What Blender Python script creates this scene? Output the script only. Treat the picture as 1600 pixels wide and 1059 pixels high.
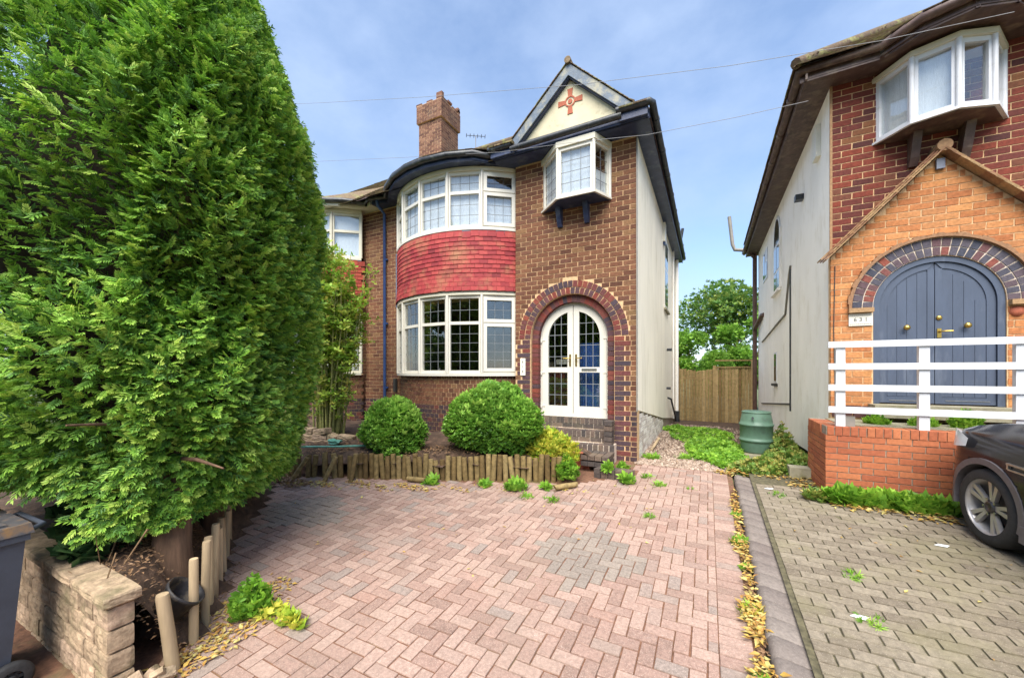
import bpy, bmesh, math, random
import numpy as np
from mathutils import Vector, Matrix
R = math.radians
random.seed(7); rng = np.random.default_rng(7)
for o in list(bpy.data.objects): bpy.data.objects.remove(o)
scn = bpy.context.scene
C = scn.collection
# ---------------------------------------------------------------- camera
cam_d = bpy.data.cameras.new('camera'); cam = bpy.data.objects.new('camera', cam_d); C.objects.link(cam)
cam.location = (0, 0, 1.8); cam.rotation_euler = (R(90), 0, R(27.02))
cam_d.sensor_width = 36; cam_d.lens = 13.5; cam_d.shift_y = 0.0316
cam_d.clip_start = .05; cam_d.clip_end = 600
scn.camera = cam
# ---------------------------------------------------------------- light
SUN_EL, SUN_AZ = 54, 166          # azimuth from +Y clockwise: light comes from behind the camera
world = bpy.data.worlds.new('World'); scn.world = world; world.use_nodes = True
nt = world.node_tree; nt.nodes.clear()
out = nt.nodes.new('ShaderNodeOutputWorld'); bg = nt.nodes.new('ShaderNodeBackground')
sky = nt.nodes.new('ShaderNodeTexSky'); sky.sky_type = 'NISHITA'; sky.sun_disc = False
sky.sun_elevation = R(SUN_EL); sky.sun_rotation = R(SUN_AZ); sky.air_density = 1.1; sky.dust_density = .6; sky.ozone_density = 4.0
tc = nt.nodes.new('ShaderNodeTexCoord')
n1 = nt.nodes.new('ShaderNodeTexNoise'); n1.inputs['Scale'].default_value = 2.6; n1.inputs['Detail'].default_value = 7; n1.inputs['Roughness'].default_value = .58
mp = nt.nodes.new('ShaderNodeMapping'); mp.inputs['Location'].default_value = (3.1, 1.2, .4); mp.inputs['Scale'].default_value = (1, 1, 1.7)
rp = nt.nodes.new('ShaderNodeValToRGB'); rp.color_ramp.elements[0].position = .36; rp.color_ramp.elements[1].position = .74
rp.color_ramp.elements[0].color = (.22, .22, .22, 1); rp.color_ramp.elements[1].color = (.92, .92, .92, 1)
mx = nt.nodes.new('ShaderNodeMixRGB'); mx.inputs[2].default_value = (2.35, 3.0, 4.2, 1)
L = nt.links.new
L(tc.outputs['Generated'], mp.inputs[0]); L(mp.outputs[0], n1.inputs['Vector']); L(n1.outputs[0], rp.inputs[0])
L(rp.outputs[0], mx.inputs[0]); L(sky.outputs[0], mx.inputs[1]); L(mx.outputs[0], bg.inputs[0]); L(bg.outputs[0], out.inputs[0])
bg.inputs[1].default_value = .10
sd = bpy.data.lights.new('sun', 'SUN'); sd.energy = 3.2; sd.angle = R(52); sd.color = (1, .95, .87)
sun = bpy.data.objects.new('sun', sd); C.objects.link(sun)
a = R(SUN_AZ); sdir = Vector((math.sin(a) * math.cos(R(SUN_EL)), math.cos(a) * math.cos(R(SUN_EL)), math.sin(R(SUN_EL))))
sun.rotation_euler = (-sdir).to_track_quat('-Z', 'Y').to_euler(); sun.location = (0, -4, 12)
scn.view_settings.view_transform = 'Standard'; scn.view_settings.look = 'None'
scn.view_settings.exposure = 1.45; scn.view_settings.gamma = 1; scn.view_settings.use_curve_mapping = False
try:
    scn.cycles.max_bounces = 6; scn.cycles.transparent_max_bounces = 12
except Exception: pass

# ---------------------------------------------------------------- materials
def srgb(r, g, b):
    f = lambda v: ((v / 255 + .055) / 1.055) ** 2.4 if v > 10 else v / 255 / 12.92
    return (f(r), f(g), f(b), 1)
def newmat(name):
    m = bpy.data.materials.new(name); m.use_nodes = True; t = m.node_tree
    return m, t, t.nodes['Principled BSDF'], t.links.new
def node(t, k, **v):
    n = t.nodes.new(k)
    for a_, b_ in v.items(): setattr(n, a_, b_)
    return n
def noise(t, scale, detail=4, rough=.6, vec=None):
    g = node(t, 'ShaderNodeNewGeometry'); n = node(t, 'ShaderNodeTexNoise')
    n.inputs['Scale'].default_value = scale; n.inputs['Detail'].default_value = detail; n.inputs['Roughness'].default_value = rough
    if vec:
        mpn = node(t, 'ShaderNodeMapping'); mpn.inputs['Scale'].default_value = vec
        t.links.new(g.outputs['Position'], mpn.inputs[0]); t.links.new(mpn.outputs[0], n.inputs['Vector'])
    else: t.links.new(g.outputs['Position'], n.inputs['Vector'])
    return n
def ramp(t, stops, const=False):
    r = node(t, 'ShaderNodeValToRGB'); cr = r.color_ramp
    if const: cr.interpolation = 'CONSTANT'
    while len(cr.elements) < len(stops): cr.elements.new(.5)
    for e, (p, c) in zip(cr.elements, stops): e.position = p; e.color = c
    return r
def mix(t, a_, b_, fac, mode='MIX'):
    m = node(t, 'ShaderNodeMixRGB', blend_type=mode)
    for i, v in ((1, a_), (2, b_), (0, fac)):
        if isinstance(v, (int, float, tuple)): m.inputs[i].default_value = v
        else: t.links.new(v, m.inputs[i])
    return m.outputs[0]
def bump(t, bs, h, strength, dist=.01):
    b = node(t, 'ShaderNodeBump'); b.inputs['Strength'].default_value = strength; b.inputs['Distance'].default_value = dist
    t.links.new(h, b.inputs['Height']); t.links.new(b.outputs[0], bs.inputs['Normal'])
def mat(name, col, rough=.7, var=.18, scale=9, bmp=.15, bscale=60, metal=0, dirt=None, dscale=2.5, dpos=(.52, .7), spec=None, vec=None):
    m, t, b, l = newmat(name)
    n = noise(t, scale, 5, .6, vec)
    d = tuple(max(0, v * (1 - var * 1.6)) for v in col[:3]) + (1,); u = tuple(min(1, v * (1 + var)) for v in col[:3]) + (1,)
    r = ramp(t, [(.3, d), (.7, u)]); l(n.outputs[0], r.inputs[0]); c = r.outputs[0]
    if dirt:
        n2 = noise(t, dscale, 6, .65, vec); r2 = ramp(t, [(dpos[0], (0, 0, 0, 1)), (dpos[1], (1, 1, 1, 1))]); l(n2.outputs[0], r2.inputs[0])
        c = mix(t, c, dirt, r2.outputs[0])
    l(c, b.inputs['Base Color']); b.inputs['Roughness'].default_value = rough; b.inputs['Metallic'].default_value = metal
    if spec is not None: b.inputs['Specular IOR Level'].default_value = spec
    if bmp:
        n3 = noise(t, bscale, 4, .6, vec); bump(t, b, n3.outputs[0], bmp)
    return m
def rmat(name, stops, src, rough=.85, nvar=.35, scale=30, bmp=.5, bscale=90, dirt=None, dscale=1.3, dpos=(.5, .68), dfac=1.0, spec=.3, speck=None):
    """colour by a per-piece random number: Object Info for single pieces, the rnd attribute for joined ones"""
    m, t, b, l = newmat(name + ('_piece' if src == 'o' else '_joined'))
    if src == 'o': s = node(t, 'ShaderNodeObjectInfo').outputs['Random']
    else:
        at = node(t, 'ShaderNodeAttribute'); at.attribute_name = 'rnd'; s = at.outputs['Fac']
    r = ramp(t, stops); l(s, r.inputs[0]); c = r.outputs[0]
    n = noise(t, scale, 5, .65); r1 = ramp(t, [(.3, (1 - nvar,) * 3 + (1,)), (.7, (1 + nvar * .4,) * 3 + (1,))]); l(n.outputs[0], r1.inputs[0])
    c = mix(t, c, r1.outputs[0], 1.0, 'MULTIPLY')
    if speck:
        n4 = noise(t, speck[0], 2, .5); r4 = ramp(t, [(speck[1], (0, 0, 0, 1)), (speck[2], (1, 1, 1, 1))]); l(n4.outputs[0], r4.inputs[0]); c = mix(t, c, speck[3], r4.outputs[0])
    if dirt:
        n2 = noise(t, dscale, 7, .65); r2 = ramp(t, [(dpos[0], (0, 0, 0, 1)), (dpos[1], (dfac,) * 3 + (1,))]); l(n2.outputs[0], r2.inputs[0]); c = mix(t, c, dirt, r2.outputs[0])
    l(c, b.inputs['Base Color']); b.inputs['Roughness'].default_value = rough; b.inputs['Specular IOR Level'].default_value = spec
    n3 = noise(t, bscale, 4, .6); bump(t, b, n3.outputs[0], bmp, .006)
    return m
def both(name, stops, **k): return (rmat(name, stops, 'o', **k), rmat(name, stops, 'a', **k))
def leafmat(name, stops, trans=.25, rough=.55):
    m, t, b, l = newmat(name)
    at = node(t, 'ShaderNodeAttribute'); at.attribute_name = 'rnd'
    r = ramp(t, stops); l(at.outputs['Fac'], r.inputs[0])
    n = noise(t, 1.6, 3, .5); r1 = ramp(t, [(.3, (.78, .78, .78, 1)), (.7, (1.15, 1.12, 1.0, 1))]); l(n.outputs[0], r1.inputs[0])
    c = mix(t, r.outputs[0], r1.outputs[0], 1., 'MULTIPLY')
    l(c, b.inputs['Base Color']); b.inputs['Roughness'].default_value = rough; b.inputs['Specular IOR Level'].default_value = .35
    tr = node(t, 'ShaderNodeBsdfTranslucent'); l(c, tr.inputs[0]); ms = node(t, 'ShaderNodeMixShader'); ms.inputs[0].default_value = trans
    l(b.outputs[0], ms.inputs[1]); l(tr.outputs[0], ms.inputs[2]); l(ms.outputs[0], t.nodes['Material Output'].inputs[0])
    return m
def glassmat(name, tint, refl=1.0):
    m, t, b, l = newmat(name)
    tr = node(t, 'ShaderNodeBsdfTransparent'); tr.inputs[0].default_value = tint
    gl = node(t, 'ShaderNodeBsdfGlossy'); gl.inputs['Roughness'].default_value = .015
    n = noise(t, 1.7, 2, .4); bp = node(t, 'ShaderNodeBump'); bp.inputs['Strength'].default_value = .06; bp.inputs['Distance'].default_value = .05
    l(n.outputs[0], bp.inputs['Height']); l(bp.outputs[0], gl.inputs['Normal'])
    # Schlick reflectance from the angle to the pane, the same from either side
    g_ = node(t, 'ShaderNodeNewGeometry'); dp = node(t, 'ShaderNodeVectorMath', operation='DOT_PRODUCT'); l(g_.outputs['Normal'], dp.inputs[0]); l(g_.outputs['Incoming'], dp.inputs[1])
    ab_ = node(t, 'ShaderNodeMath', operation='ABSOLUTE'); l(dp.outputs['Value'], ab_.inputs[0])
    om = node(t, 'ShaderNodeMath', operation='SUBTRACT'); om.inputs[0].default_value = 1; l(ab_.outputs[0], om.inputs[1])
    pw_ = node(t, 'ShaderNodeMath', operation='POWER'); l(om.outputs[0], pw_.inputs[0]); pw_.inputs[1].default_value = 5
    ma = node(t, 'ShaderNodeMath', operation='MULTIPLY_ADD', use_clamp=True); l(pw_.outputs[0], ma.inputs[0]); ma.inputs[1].default_value = .92; ma.inputs[2].default_value = .12
    ms = node(t, 'ShaderNodeMixShader'); l(ma.outputs[0], ms.inputs[0]); l(tr.outputs[0], ms.inputs[1]); l(gl.outputs[0], ms.inputs[2])
    l(ms.outputs[0], t.nodes['Material Output'].inputs[0]); return m

S = srgb
M = {}
M['brick'] = both('brown_brick', [(0, S(88, 56, 42)), (.25, S(112, 72, 52)), (.5, S(124, 84, 60)), (.75, S(104, 68, 54)), (1, S(134, 100, 68))], dirt=S(92, 84, 52), dscale=1.1, dpos=(.56, .8), dfac=.45)
M['dbrick'] = both('dark_plinth_brick', [(0, S(58, 50, 54)), (.4, S(84, 56, 52)), (.7, S(66, 54, 58)), (1, S(110, 62, 52))])
M['arch'] = both('arch_brick', [(0, S(68, 58, 66)), (.3, S(92, 62, 62)), (.55, S(122, 58, 48)), (.8, S(74, 62, 70)), (1, S(136, 70, 54))])
M['blue'] = both('blue_brick', [(0, S(72, 66, 64)), (.5, S(92, 80, 74)), (1, S(112, 94, 82))], dirt=S(120, 112, 86), dfac=.5)
M['rbrick'] = both('red_house_brick', [(0, S(78, 44, 42)), (.3, S(110, 52, 42)), (.6, S(128, 60, 44)), (.85, S(96, 50, 46)), (1, S(128, 84, 54))])
M['obrick'] = both('orange_brick', [(0, S(168, 104, 64)), (.4, S(190, 126, 78)), (.7, S(198, 138, 88)), (1, S(174, 118, 76))], dirt=S(168, 130, 62), dpos=(.55, .8), dfac=.5, bmp=.25)
M['barch'] = both('blue_arch_brick', [(0, S(68, 70, 82)), (.5, S(90, 84, 92)), (.8, S(96, 74, 78)), (1, S(140, 74, 58))])
M['wbrick'] = both('wall_red_brick', [(0, S(158, 88, 62)), (.5, S(172, 100, 68)), (1, S(184, 114, 76))], bmp=.2, nvar=.25, dirt=S(140, 92, 50), dpos=(.55, .8), dfac=.4)
M['wplinth'] = both('whitewashed_brick', [(0, S(190, 180, 172)), (.5, S(222, 216, 208)), (1, S(236, 232, 224))], dirt=S(132, 92, 72), dscale=4, dpos=(.55, .68), dfac=.5)
M['chim'] = both('chimney_brick', [(0, S(96, 66, 56)), (.5, S(120, 84, 68)), (1, S(140, 104, 84))], dirt=S(96, 92, 84), dpos=(.5, .75), dfac=.6)
M['tile'] = both('red_tile', [(0, S(118, 40, 44)), (.06, S(136, 46, 50)), (.5, S(154, 54, 56)), (1, S(166, 68, 64))], nvar=.2, scale=14, bmp=.2, rough=.7, dirt=S(158, 116, 84), dscale=2.1, dpos=(.50, .72), dfac=.8)
M['adjtile'] = both('faded_red_tile', [(0, S(130, 50, 42)), (1, S(160, 74, 56))], nvar=.3)
M['rtile'] = both('roof_tile', [(0, S(92, 76, 62)), (.5, S(118, 100, 80)), (1, S(140, 120, 92))], nvar=.5, scale=24, dirt=S(136, 138, 84), dscale=5, dpos=(.5, .66), dfac=.8, bmp=.8)
M['verge'] = both('verge_tile', [(0, S(136, 96, 74)), (.5, S(160, 126, 92)), (1, S(176, 146, 106))])
M['paver'] = both('red_paver', [(0, S(142, 116, 104)), (.3, S(160, 131, 118)), (.6, S(172, 145, 131)), (.80, S(164, 138, 125)), (.88, S(144, 130, 121)), (1, S(160, 128, 114))], nvar=.35, scale=45, bmp=.6, bscale=160, speck=(210, .60, .72, S(206, 186, 172)), dirt=S(140, 122, 108), dscale=1.1, dpos=(.5, .72), dfac=.55)
M['gpaver'] = both('grey_paver', [(0, S(136, 124, 114)), (1, S(152, 138, 126))], nvar=.35, scale=45, bmp=.6, bscale=160, speck=(210, .60, .72, S(180, 174, 164)))
M['npaver'] = both('weathered_paver', [(0, S(118, 107, 92)), (.5, S(130, 119, 102)), (1, S(142, 131, 114))], nvar=.35, scale=30, bmp=.8, bscale=130, speck=(190, .62, .74, S(184, 174, 158)), dirt=S(128, 122, 92), dscale=1.6, dpos=(.48, .68), dfac=.6)
M['kerbs'] = both('kerb_block', [(0, S(118, 108, 102)), (1, S(134, 124, 116))], nvar=.3, scale=40, bmp=.6, bscale=160, speck=(220, .64, .75, S(170, 160, 152)), dirt=S(96, 82, 78), dfac=.5)
M['stone'] = both('walling_stone', [(0, S(158, 136, 112)), (.5, S(178, 154, 126)), (1, S(190, 162, 138))], nvar=.55, scale=18, bmp=1.0, bscale=35, dirt=S(104, 100, 70), dscale=4, dpos=(.5, .66), dfac=.6)
M['log'] = both('timber_log', [(0, S(104, 84, 52)), (.5, S(130, 110, 70)), (1, S(150, 130, 88))], nvar=.5, scale=16, bmp=.6, bscale=40)
M['fboard'] = both('fence_board', [(0, S(128, 104, 66)), (.5, S(158, 134, 90)), (1, S(178, 152, 108))], nvar=.35, scale=10, bmp=.3)
M['mortar'] = mat('cream_mortar', S(206, 170, 128), .95, .2, 20, .3)
M['mortar_d'] = mat('grey_mortar', S(150, 138, 122), .95, .2, 20, .3)
M['mortar_w'] = mat('pale_arch_mortar', S(206, 190, 172), .95, .15, 20, .3)
M['render'] = mat('cream_render', S(242, 234, 216), .93, .06, 1.4, .35, 70, dirt=S(206, 196, 170), dscale=3.0, dpos=(.54, .85), vec=(1, 1, .3))
M['render_w'] = mat('white_render', S(247, 243, 236), .93, .05, 1.2, .4, 60, dirt=S(214, 206, 188), dscale=3.5, dpos=(.52, .9), vec=(1, 1, .5))
M['gable'] = mat('gable_render', S(206, 196, 166), .93, .08, 3, .3, 70, dirt=S(140, 130, 96), dscale=5, dpos=(.55, .8))
M['upvc'] = mat('white_upvc', S(212, 207, 194), .35, .03, 3, 0)
M['upvc_w'] = mat('aged_white_frame', S(206, 200, 180), .4, .05, 3, 0)
M['navy'] = mat('navy_gloss_paint', S(52, 62, 92), .42, .25, 6, .2, 30, dirt=S(100, 104, 108), dscale=6, dpos=(.56, .75))
M['barge'] = mat('weathered_slate_blue_paint', S(96, 108, 122), .6, .2, 8, .4, 40, dirt=S(150, 146, 128), dscale=5, dpos=(.45, .62))
M['gutter'] = mat('black_gutter', S(48, 50, 54), .4, .3, 10, .2, 30, dirt=S(96, 98, 92), dscale=9, dpos=(.55, .75))
M['bluepipe'] = mat('blue_painted_pipe', S(52, 78, 128), .4, .15, 6, .1)
M['brownp'] = mat('brown_plastic', S(92, 66, 56), .5, .2, 6, .2)
M['browng'] = mat('brown_fascia', S(84, 64, 58), .55, .25, 8, .3, 30, dirt=S(118, 100, 84), dscale=7, dpos=(.5, .7))
M['greyp'] = mat('grey_plastic_pipe', S(130, 126, 118), .5, .1, 6, 0)
M['lead'] = mat('lead_sheet', S(106, 112, 128), .5, .2, 8, .3, 20)
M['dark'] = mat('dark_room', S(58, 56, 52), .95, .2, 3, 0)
M['net'] = mat('net_curtain', S(222, 224, 232), .95, .10, 30, .3, 30, vec=(6, 6, .4))
M['curtain'] = mat('blue_curtain', S(40, 74, 140), .95, .3, 20, .3, 30, vec=(6, 6, .4))
M['blind'] = mat('vertical_blind', S(206, 206, 200), .9, .08, 20, 0)
M['leading'] = mat('lead_strip', S(126, 130, 132), .5, .1, 9, 0)
M['leadd'] = mat('dark_lead_strip', S(98, 100, 104), .5, .1, 9, 0)
M['glass'] = glassmat('window_glass', (.95, .97, .96, 1))
M['brass'] = mat('brass', S(188, 158, 84), .3, .1, 30, 0, metal=.9)
M['steel'] = mat('steel', S(170, 170, 168), .35, .1, 30, 0, metal=.9)
M['door'] = mat('slate_blue_door_paint', S(70, 80, 98), .5, .10, 6, .25, 40, dirt=S(104, 112, 126), dscale=5, dpos=(.55, .8), vec=(1, 1, .2))
M['rail'] = mat('white_rail_paint', S(208, 209, 212), .45, .05, 5, .1, 20, dirt=S(176, 172, 160), dscale=7, dpos=(.6, .8))
M['concrete'] = mat('concrete', S(150, 144, 122), .9, .2, 8, .4, 50, dirt=S(120, 116, 80), dscale=6)
M['soil'] = mat('soil', S(98, 76, 60), .98, .5, 12, 1.0, 30, dirt=S(66, 50, 38), dscale=5, dpos=(.4, .6))
M['sand'] = mat('sandy_joint', S(116, 82, 62), .98, .3, 30, .5, 60, dirt=S(104, 98, 66), dscale=1.2, dpos=(.55, .7))
M['nsand'] = mat('mossy_joint', S(92, 86, 64), .98, .35, 20, .5, 60)
M['ground'] = mat('grass_ground', S(92, 100, 62), .98, .4, 4, .6, 20)
M['moss'] = mat('moss', S(128, 138, 42), .98, .4, 30, 1, 40)
M['bark'] = mat('red_brown_bark', S(100, 76, 58), .95, .35, 14, 1, 18, vec=(1, 1, .15))
M['stem'] = mat('green_brown_stems', S(142, 142, 82), .85, .3, 20, .5, 30)
M['twig'] = mat('brown_twig', S(122, 96, 68), .9, .3, 20, .4, 30)
M['post'] = mat('weathered_post', S(172, 150, 118), .9, .25, 10, .5, 14, vec=(1, 1, .12), dirt=S(116, 96, 72), dscale=6, dpos=(.55, .75))
M['bin'] = mat('dark_grey_bin_plastic', S(62, 68, 80), .55, .12, 6, .15, 60)
M['binlid'] = mat('bin_lid_plastic', S(74, 72, 74), .6, .2, 8, .15, 60, dirt=S(120, 92, 60), dscale=8, dpos=(.52, .68))
M['rubber'] = mat('black_rubber', S(44, 44, 46), .8, .2, 20, .3, 60)
M['pot'] = mat('black_plastic_pot', S(42, 40, 42), .6, .3, 20, .4, 30, dirt=S(96, 84, 66), dscale=12)
M['barrel'] = mat('green_barrel_plastic', S(92, 122, 104), .5, .1, 6, .1, 30, dirt=S(70, 82, 72), dscale=4, dpos=(.5, .75))
M['paint'] = mat('dark_car_paint', S(42, 40, 44), .14, .03, 2, 0, metal=.5)
M['trim'] = mat('car_grey_trim', S(92, 88, 92), .5, .1, 30, .05)
M['alloy'] = mat('alloy', S(176, 172, 170), .38, .05, 20, 0, metal=.45)
M['alloyd'] = mat('dark_alloy', S(72, 70, 72), .4, .08, 20, 0, metal=.6)
M['lamp'] = mat('headlight_lens', S(206, 210, 214), .1, .05, 10, 0)
M['amber'] = mat('amber_lens', S(206, 130, 50), .2, .1, 10, 0)
M['carglass'] = mat('car_glass', S(24, 28, 30), .05, .1, 5, 0)
M['plaque'] = mat('plaque_ceramic', S(226, 222, 206), .3, .03, 30, 0)
M['ink'] = mat('plaque_grey_figures', S(92, 92, 96), .5, .1, 30, 0)
M['scroll'] = mat('plaque_pale_border', S(168, 160, 144), .5, .2, 90, 0)
M['cable'] = mat('cable', S(136, 136, 138), .6, .1, 30, 0)
M['dcable'] = mat('dark_cable', S(60, 58, 56), .6, .1, 30, 0)
M['terr'] = mat('terracotta', S(168, 92, 66), .8, .15, 30, .2)
M['teal'] = mat('teal_plastic', S(96, 158, 140), .5, .15, 30, 0)
M['litter'] = mat('white_litter', S(224, 226, 226), .7, .06, 40, 0)
M['gravel'] = both('gravel_stone', [(0, S(126, 106, 92)), (.4, S(166, 144, 126)), (.7, S(190, 172, 156)), (1, S(142, 124, 108))], nvar=.3)
lf = lambda *c: [(i / (len(c) - 1), S(*v)) for i, v in enumerate(c)]
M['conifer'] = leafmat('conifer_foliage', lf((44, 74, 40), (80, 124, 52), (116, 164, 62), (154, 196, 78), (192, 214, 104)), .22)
M['box'] = leafmat('bush_foliage', lf((64, 104, 46), (96, 146, 56), (132, 180, 72), (170, 206, 96)), .25, .4)
M['shrubleaf'] = leafmat('shrub_leaf', lf((104, 148, 56), (140, 182, 70), (178, 200, 82), (180, 160, 84)), .35)
M['yleaf'] = leafmat('yellow_green_leaf', lf((112, 150, 50), (164, 190, 66), (206, 206, 84), (196, 186, 72)), .3)
M['weed'] = leafmat('weed_leaf', lf((84, 128, 46), (122, 172, 56), (166, 206, 78)), .35)
M['weedm'] = leafmat('mixed_weed_leaf', lf((70, 100, 48), (104, 140, 60), (140, 160, 76), (176, 150, 86)), .3)
M['ivy'] = leafmat('ivy_leaf', lf((44, 72, 46), (70, 104, 64), (110, 142, 90)), .15, .3)
M['dead'] = leafmat('dead_leaf', lf((150, 104, 58), (196, 166, 84), (164, 116, 64), (200, 190, 120), (120, 90, 60)), .15)
M['brownleaf'] = leafmat('brown_litter', lf((112, 84, 62), (150, 118, 88), (90, 66, 50)), .05)
M['tree'] = leafmat('tree_leaf', lf((60, 96, 52), (88, 130, 62), (124, 158, 70), (156, 160, 76)), .35)
M['tree2'] = leafmat('bright_tree_leaf', lf((86, 132, 50), (124, 170, 62), (156, 194, 80)), .35)

# ---------------------------------------------------------------- helpers
W = {}                                                       # world location of every object made here
def tag(o, label=None, cat=None, group=None, kind=None):
    for k, v in (('label', label), ('category', cat), ('group', group), ('kind', kind)):
        if v: o[k] = v
    return o
def thing(name, loc, label, cat, group=None, rz=0):
    o = bpy.data.objects.new(name, None); o.empty_display_size = .2; C.objects.link(o)
    o.location = loc; o.rotation_euler = (0, 0, rz); W[o] = Vector(loc)
    return tag(o, label, cat, group)
CUBE = [(-1, -1, -1), (1, -1, -1), (1, 1, -1), (-1, 1, -1), (-1, -1, 1), (1, -1, 1), (1, 1, 1), (-1, 1, 1)]
CF = [(0, 3, 2, 1), (4, 5, 6, 7), (0, 1, 5, 4), (1, 2, 6, 5), (2, 3, 7, 6), (3, 0, 4, 7)]
class MB:
    def __init__(s): s.v = []; s.f = []; s.sm = []
    def add(s, vs, fs, smooth=False):
        b = len(s.v); s.v += [tuple(v) for v in vs]; s.f += [tuple(i + b for i in f) for f in fs]; s.sm += [smooth] * len(fs); return s
    def box(s, x0, x1, y0, y1, z0, z1):
        return s.add([(x0, y0, z0), (x1, y0, z0), (x1, y1, z0), (x0, y1, z0), (x0, y0, z1), (x1, y0, z1), (x1, y1, z1), (x0, y1, z1)], CF)
    def obox(s, c, hx, hy, hz):                              # centre and three half axes
        c = Vector(c); hx = Vector(hx); hy = Vector(hy); hz = Vector(hz)
        return s.add([c + hx * a_ + hy * b_ + hz * d_ for a_, b_, d_ in CUBE], CF)
    def bar(s, p, q, w, h, up=(0, 0, 1)):
        p = Vector(p); q = Vector(q); d = (q - p); u = Vector(up); sd_ = d.cross(u)
        if sd_.length < 1e-6: sd_ = d.cross(Vector((0, 1, 0)))
        sd_.normalize(); u = sd_.cross(d).normalized()
        return s.obox((p + q) / 2, d / 2, sd_ * w / 2, u * h / 2)
    def prism(s, pts, ext):                                  # planar polygon (3D points) extruded by a vector
        n = len(pts); e = Vector(ext); vs = [Vector(p) for p in pts] + [Vector(p) + e for p in pts]
        return s.add(vs, [tuple(range(n))[::-1], tuple(range(n, 2 * n))] + [(i, (i + 1) % n, n + (i + 1) % n, n + i) for i in range(n)])
    def tube(s, pts, r, seg=8, caps=True, smooth=True):
        pts = [Vector(p) for p in pts]; rr = r if isinstance(r, (list, tuple)) else [r] * len(pts); vs = []; fs = []
        prev = None
        for i, p in enumerate(pts):
            d = (pts[min(i + 1, len(pts) - 1)] - pts[max(i - 1, 0)]).normalized()
            a_ = d.orthogonal().normalized() if prev is None else (prev - d * prev.dot(d)).normalized(); prev = a_
            b_ = d.cross(a_)
            for k in range(seg):
                t = 2 * math.pi * k / seg; vs.append(p + (a_ * math.cos(t) + b_ * math.sin(t)) * rr[i])
        for i in range(len(pts) - 1):
            for k in range(seg):
                k2 = (k + 1) % seg; fs.append((i * seg + k, i * seg + k2, (i + 1) * seg + k2, (i + 1) * seg + k))
        s.add(vs, fs, smooth)
        if caps:
            s.add(vs[:seg], [tuple(range(seg))[::-1]]); s.add(vs[-seg:], [tuple(range(seg))])
        return s
    def lathe(s, c, prof, seg=24, axis='z', smooth=True):
        c = Vector(c); vs = []; fs = []; n = len(prof)
        for (r, h) in prof:
            for k in range(seg):
                t = 2 * math.pi * k / seg; a_, b_ = r * math.cos(t), r * math.sin(t)
                vs.append(c + (Vector((a_, b_, h)) if axis == 'z' else Vector((h, a_, b_)) if axis == 'x' else Vector((a_, h, b_))))
        for i in range(n - 1):
            for k in range(seg):
                k2 = (k + 1) % seg; fs.append((i * seg + k, i * seg + k2, (i + 1) * seg + k2, (i + 1) * seg + k))
        return s.add(vs, fs, smooth)
    def build(s, name, m, parent=None, local=False, fix=True, **tg):
        me = bpy.data.meshes.new(name); V = np.array(s.v, dtype=float)
        if local or not len(V): cen = Vector((0, 0, 0))
        else: cen = Vector((V.min(0) + V.max(0)) / 2)
        me.from_pydata([tuple(Vector(v) - cen) for v in s.v], [], s.f)
        me.polygons.foreach_set('use_smooth', s.sm); me.materials.append(m)
        if fix:
            bm = bmesh.new(); bm.from_mesh(me); bmesh.ops.recalc_face_normals(bm, faces=bm.faces); bm.to_mesh(me); bm.free()
        o = bpy.data.objects.new(name, me); C.objects.link(o); W[o] = cen.copy()
        if parent: o.parent = parent; o.location = cen if local else cen - W[parent]
        else: o.location = cen
        if local and parent: W[o] = W[parent]
        return tag(o, **tg)
_unit = {}
def unit_mesh(key, m, kind='box', variant=0):
    k = (key, kind, variant)
    if k in _unit: return _unit[k]
    bm = bmesh.new(); bmesh.ops.create_cube(bm, size=2)
    r = random.Random(variant + 11)
    if kind == 'rough':
        bmesh.ops.subdivide_edges(bm, edges=bm.edges, cuts=5, use_grid_fill=True)
        for v in bm.verts:
            e = sum(abs(abs(c_) - 1) < 1e-4 for c_ in v.co)
            f_ = 1 - .025 * (e - 1)
            v.co = Vector((v.co.x * (f_ if e > 1 else 1), v.co.y * f_, v.co.z * f_)) + Vector((r.uniform(-.006, .006), r.uniform(-.13, .06) if e < 2 else 0, r.uniform(-.03, .03)))
    elif kind == 'worn':
        for v in bm.verts: v.co += Vector((r.uniform(-.03, .02), r.uniform(-.06, .03), r.uniform(-.06, .03)))
    elif kind == 'slab':                                      # chamfered upper edge for pavers
        for f_ in bm.faces:
            if f_.normal.z > .5: top = f_
        ret = bmesh.ops.inset_individual(bm, faces=[top], thickness=.05, depth=.0)
        for v in top.verts: v.co.z += .14
    me = bpy.data.meshes.new(key); bm.to_mesh(me); bm.free(); me.materials.append(m); _unit[k] = me
    return me
def bulk(name, items, m, parent=None, **tg):
    """joined pieces: items are (centre, 3 half axes, rnd)"""
    if not items: return None
    n = len(items); cen = np.array([i[0] for i in items], float); ax = np.array([[list(a_) for a_ in i[1]] for i in items], float)
    rn = np.array([i[2] for i in items]); U = np.array(CUBE, float)
    V = cen[:, None, :] + np.einsum('vk,nkc->nvc', U, ax)
    V = V.reshape(-1, 3); F = (np.array(CF)[None] + (np.arange(n) * 8)[:, None, None]).reshape(-1, 4)
    return rawmesh(name, V, F, np.repeat(rn, 8), m, parent, **tg)
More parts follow.
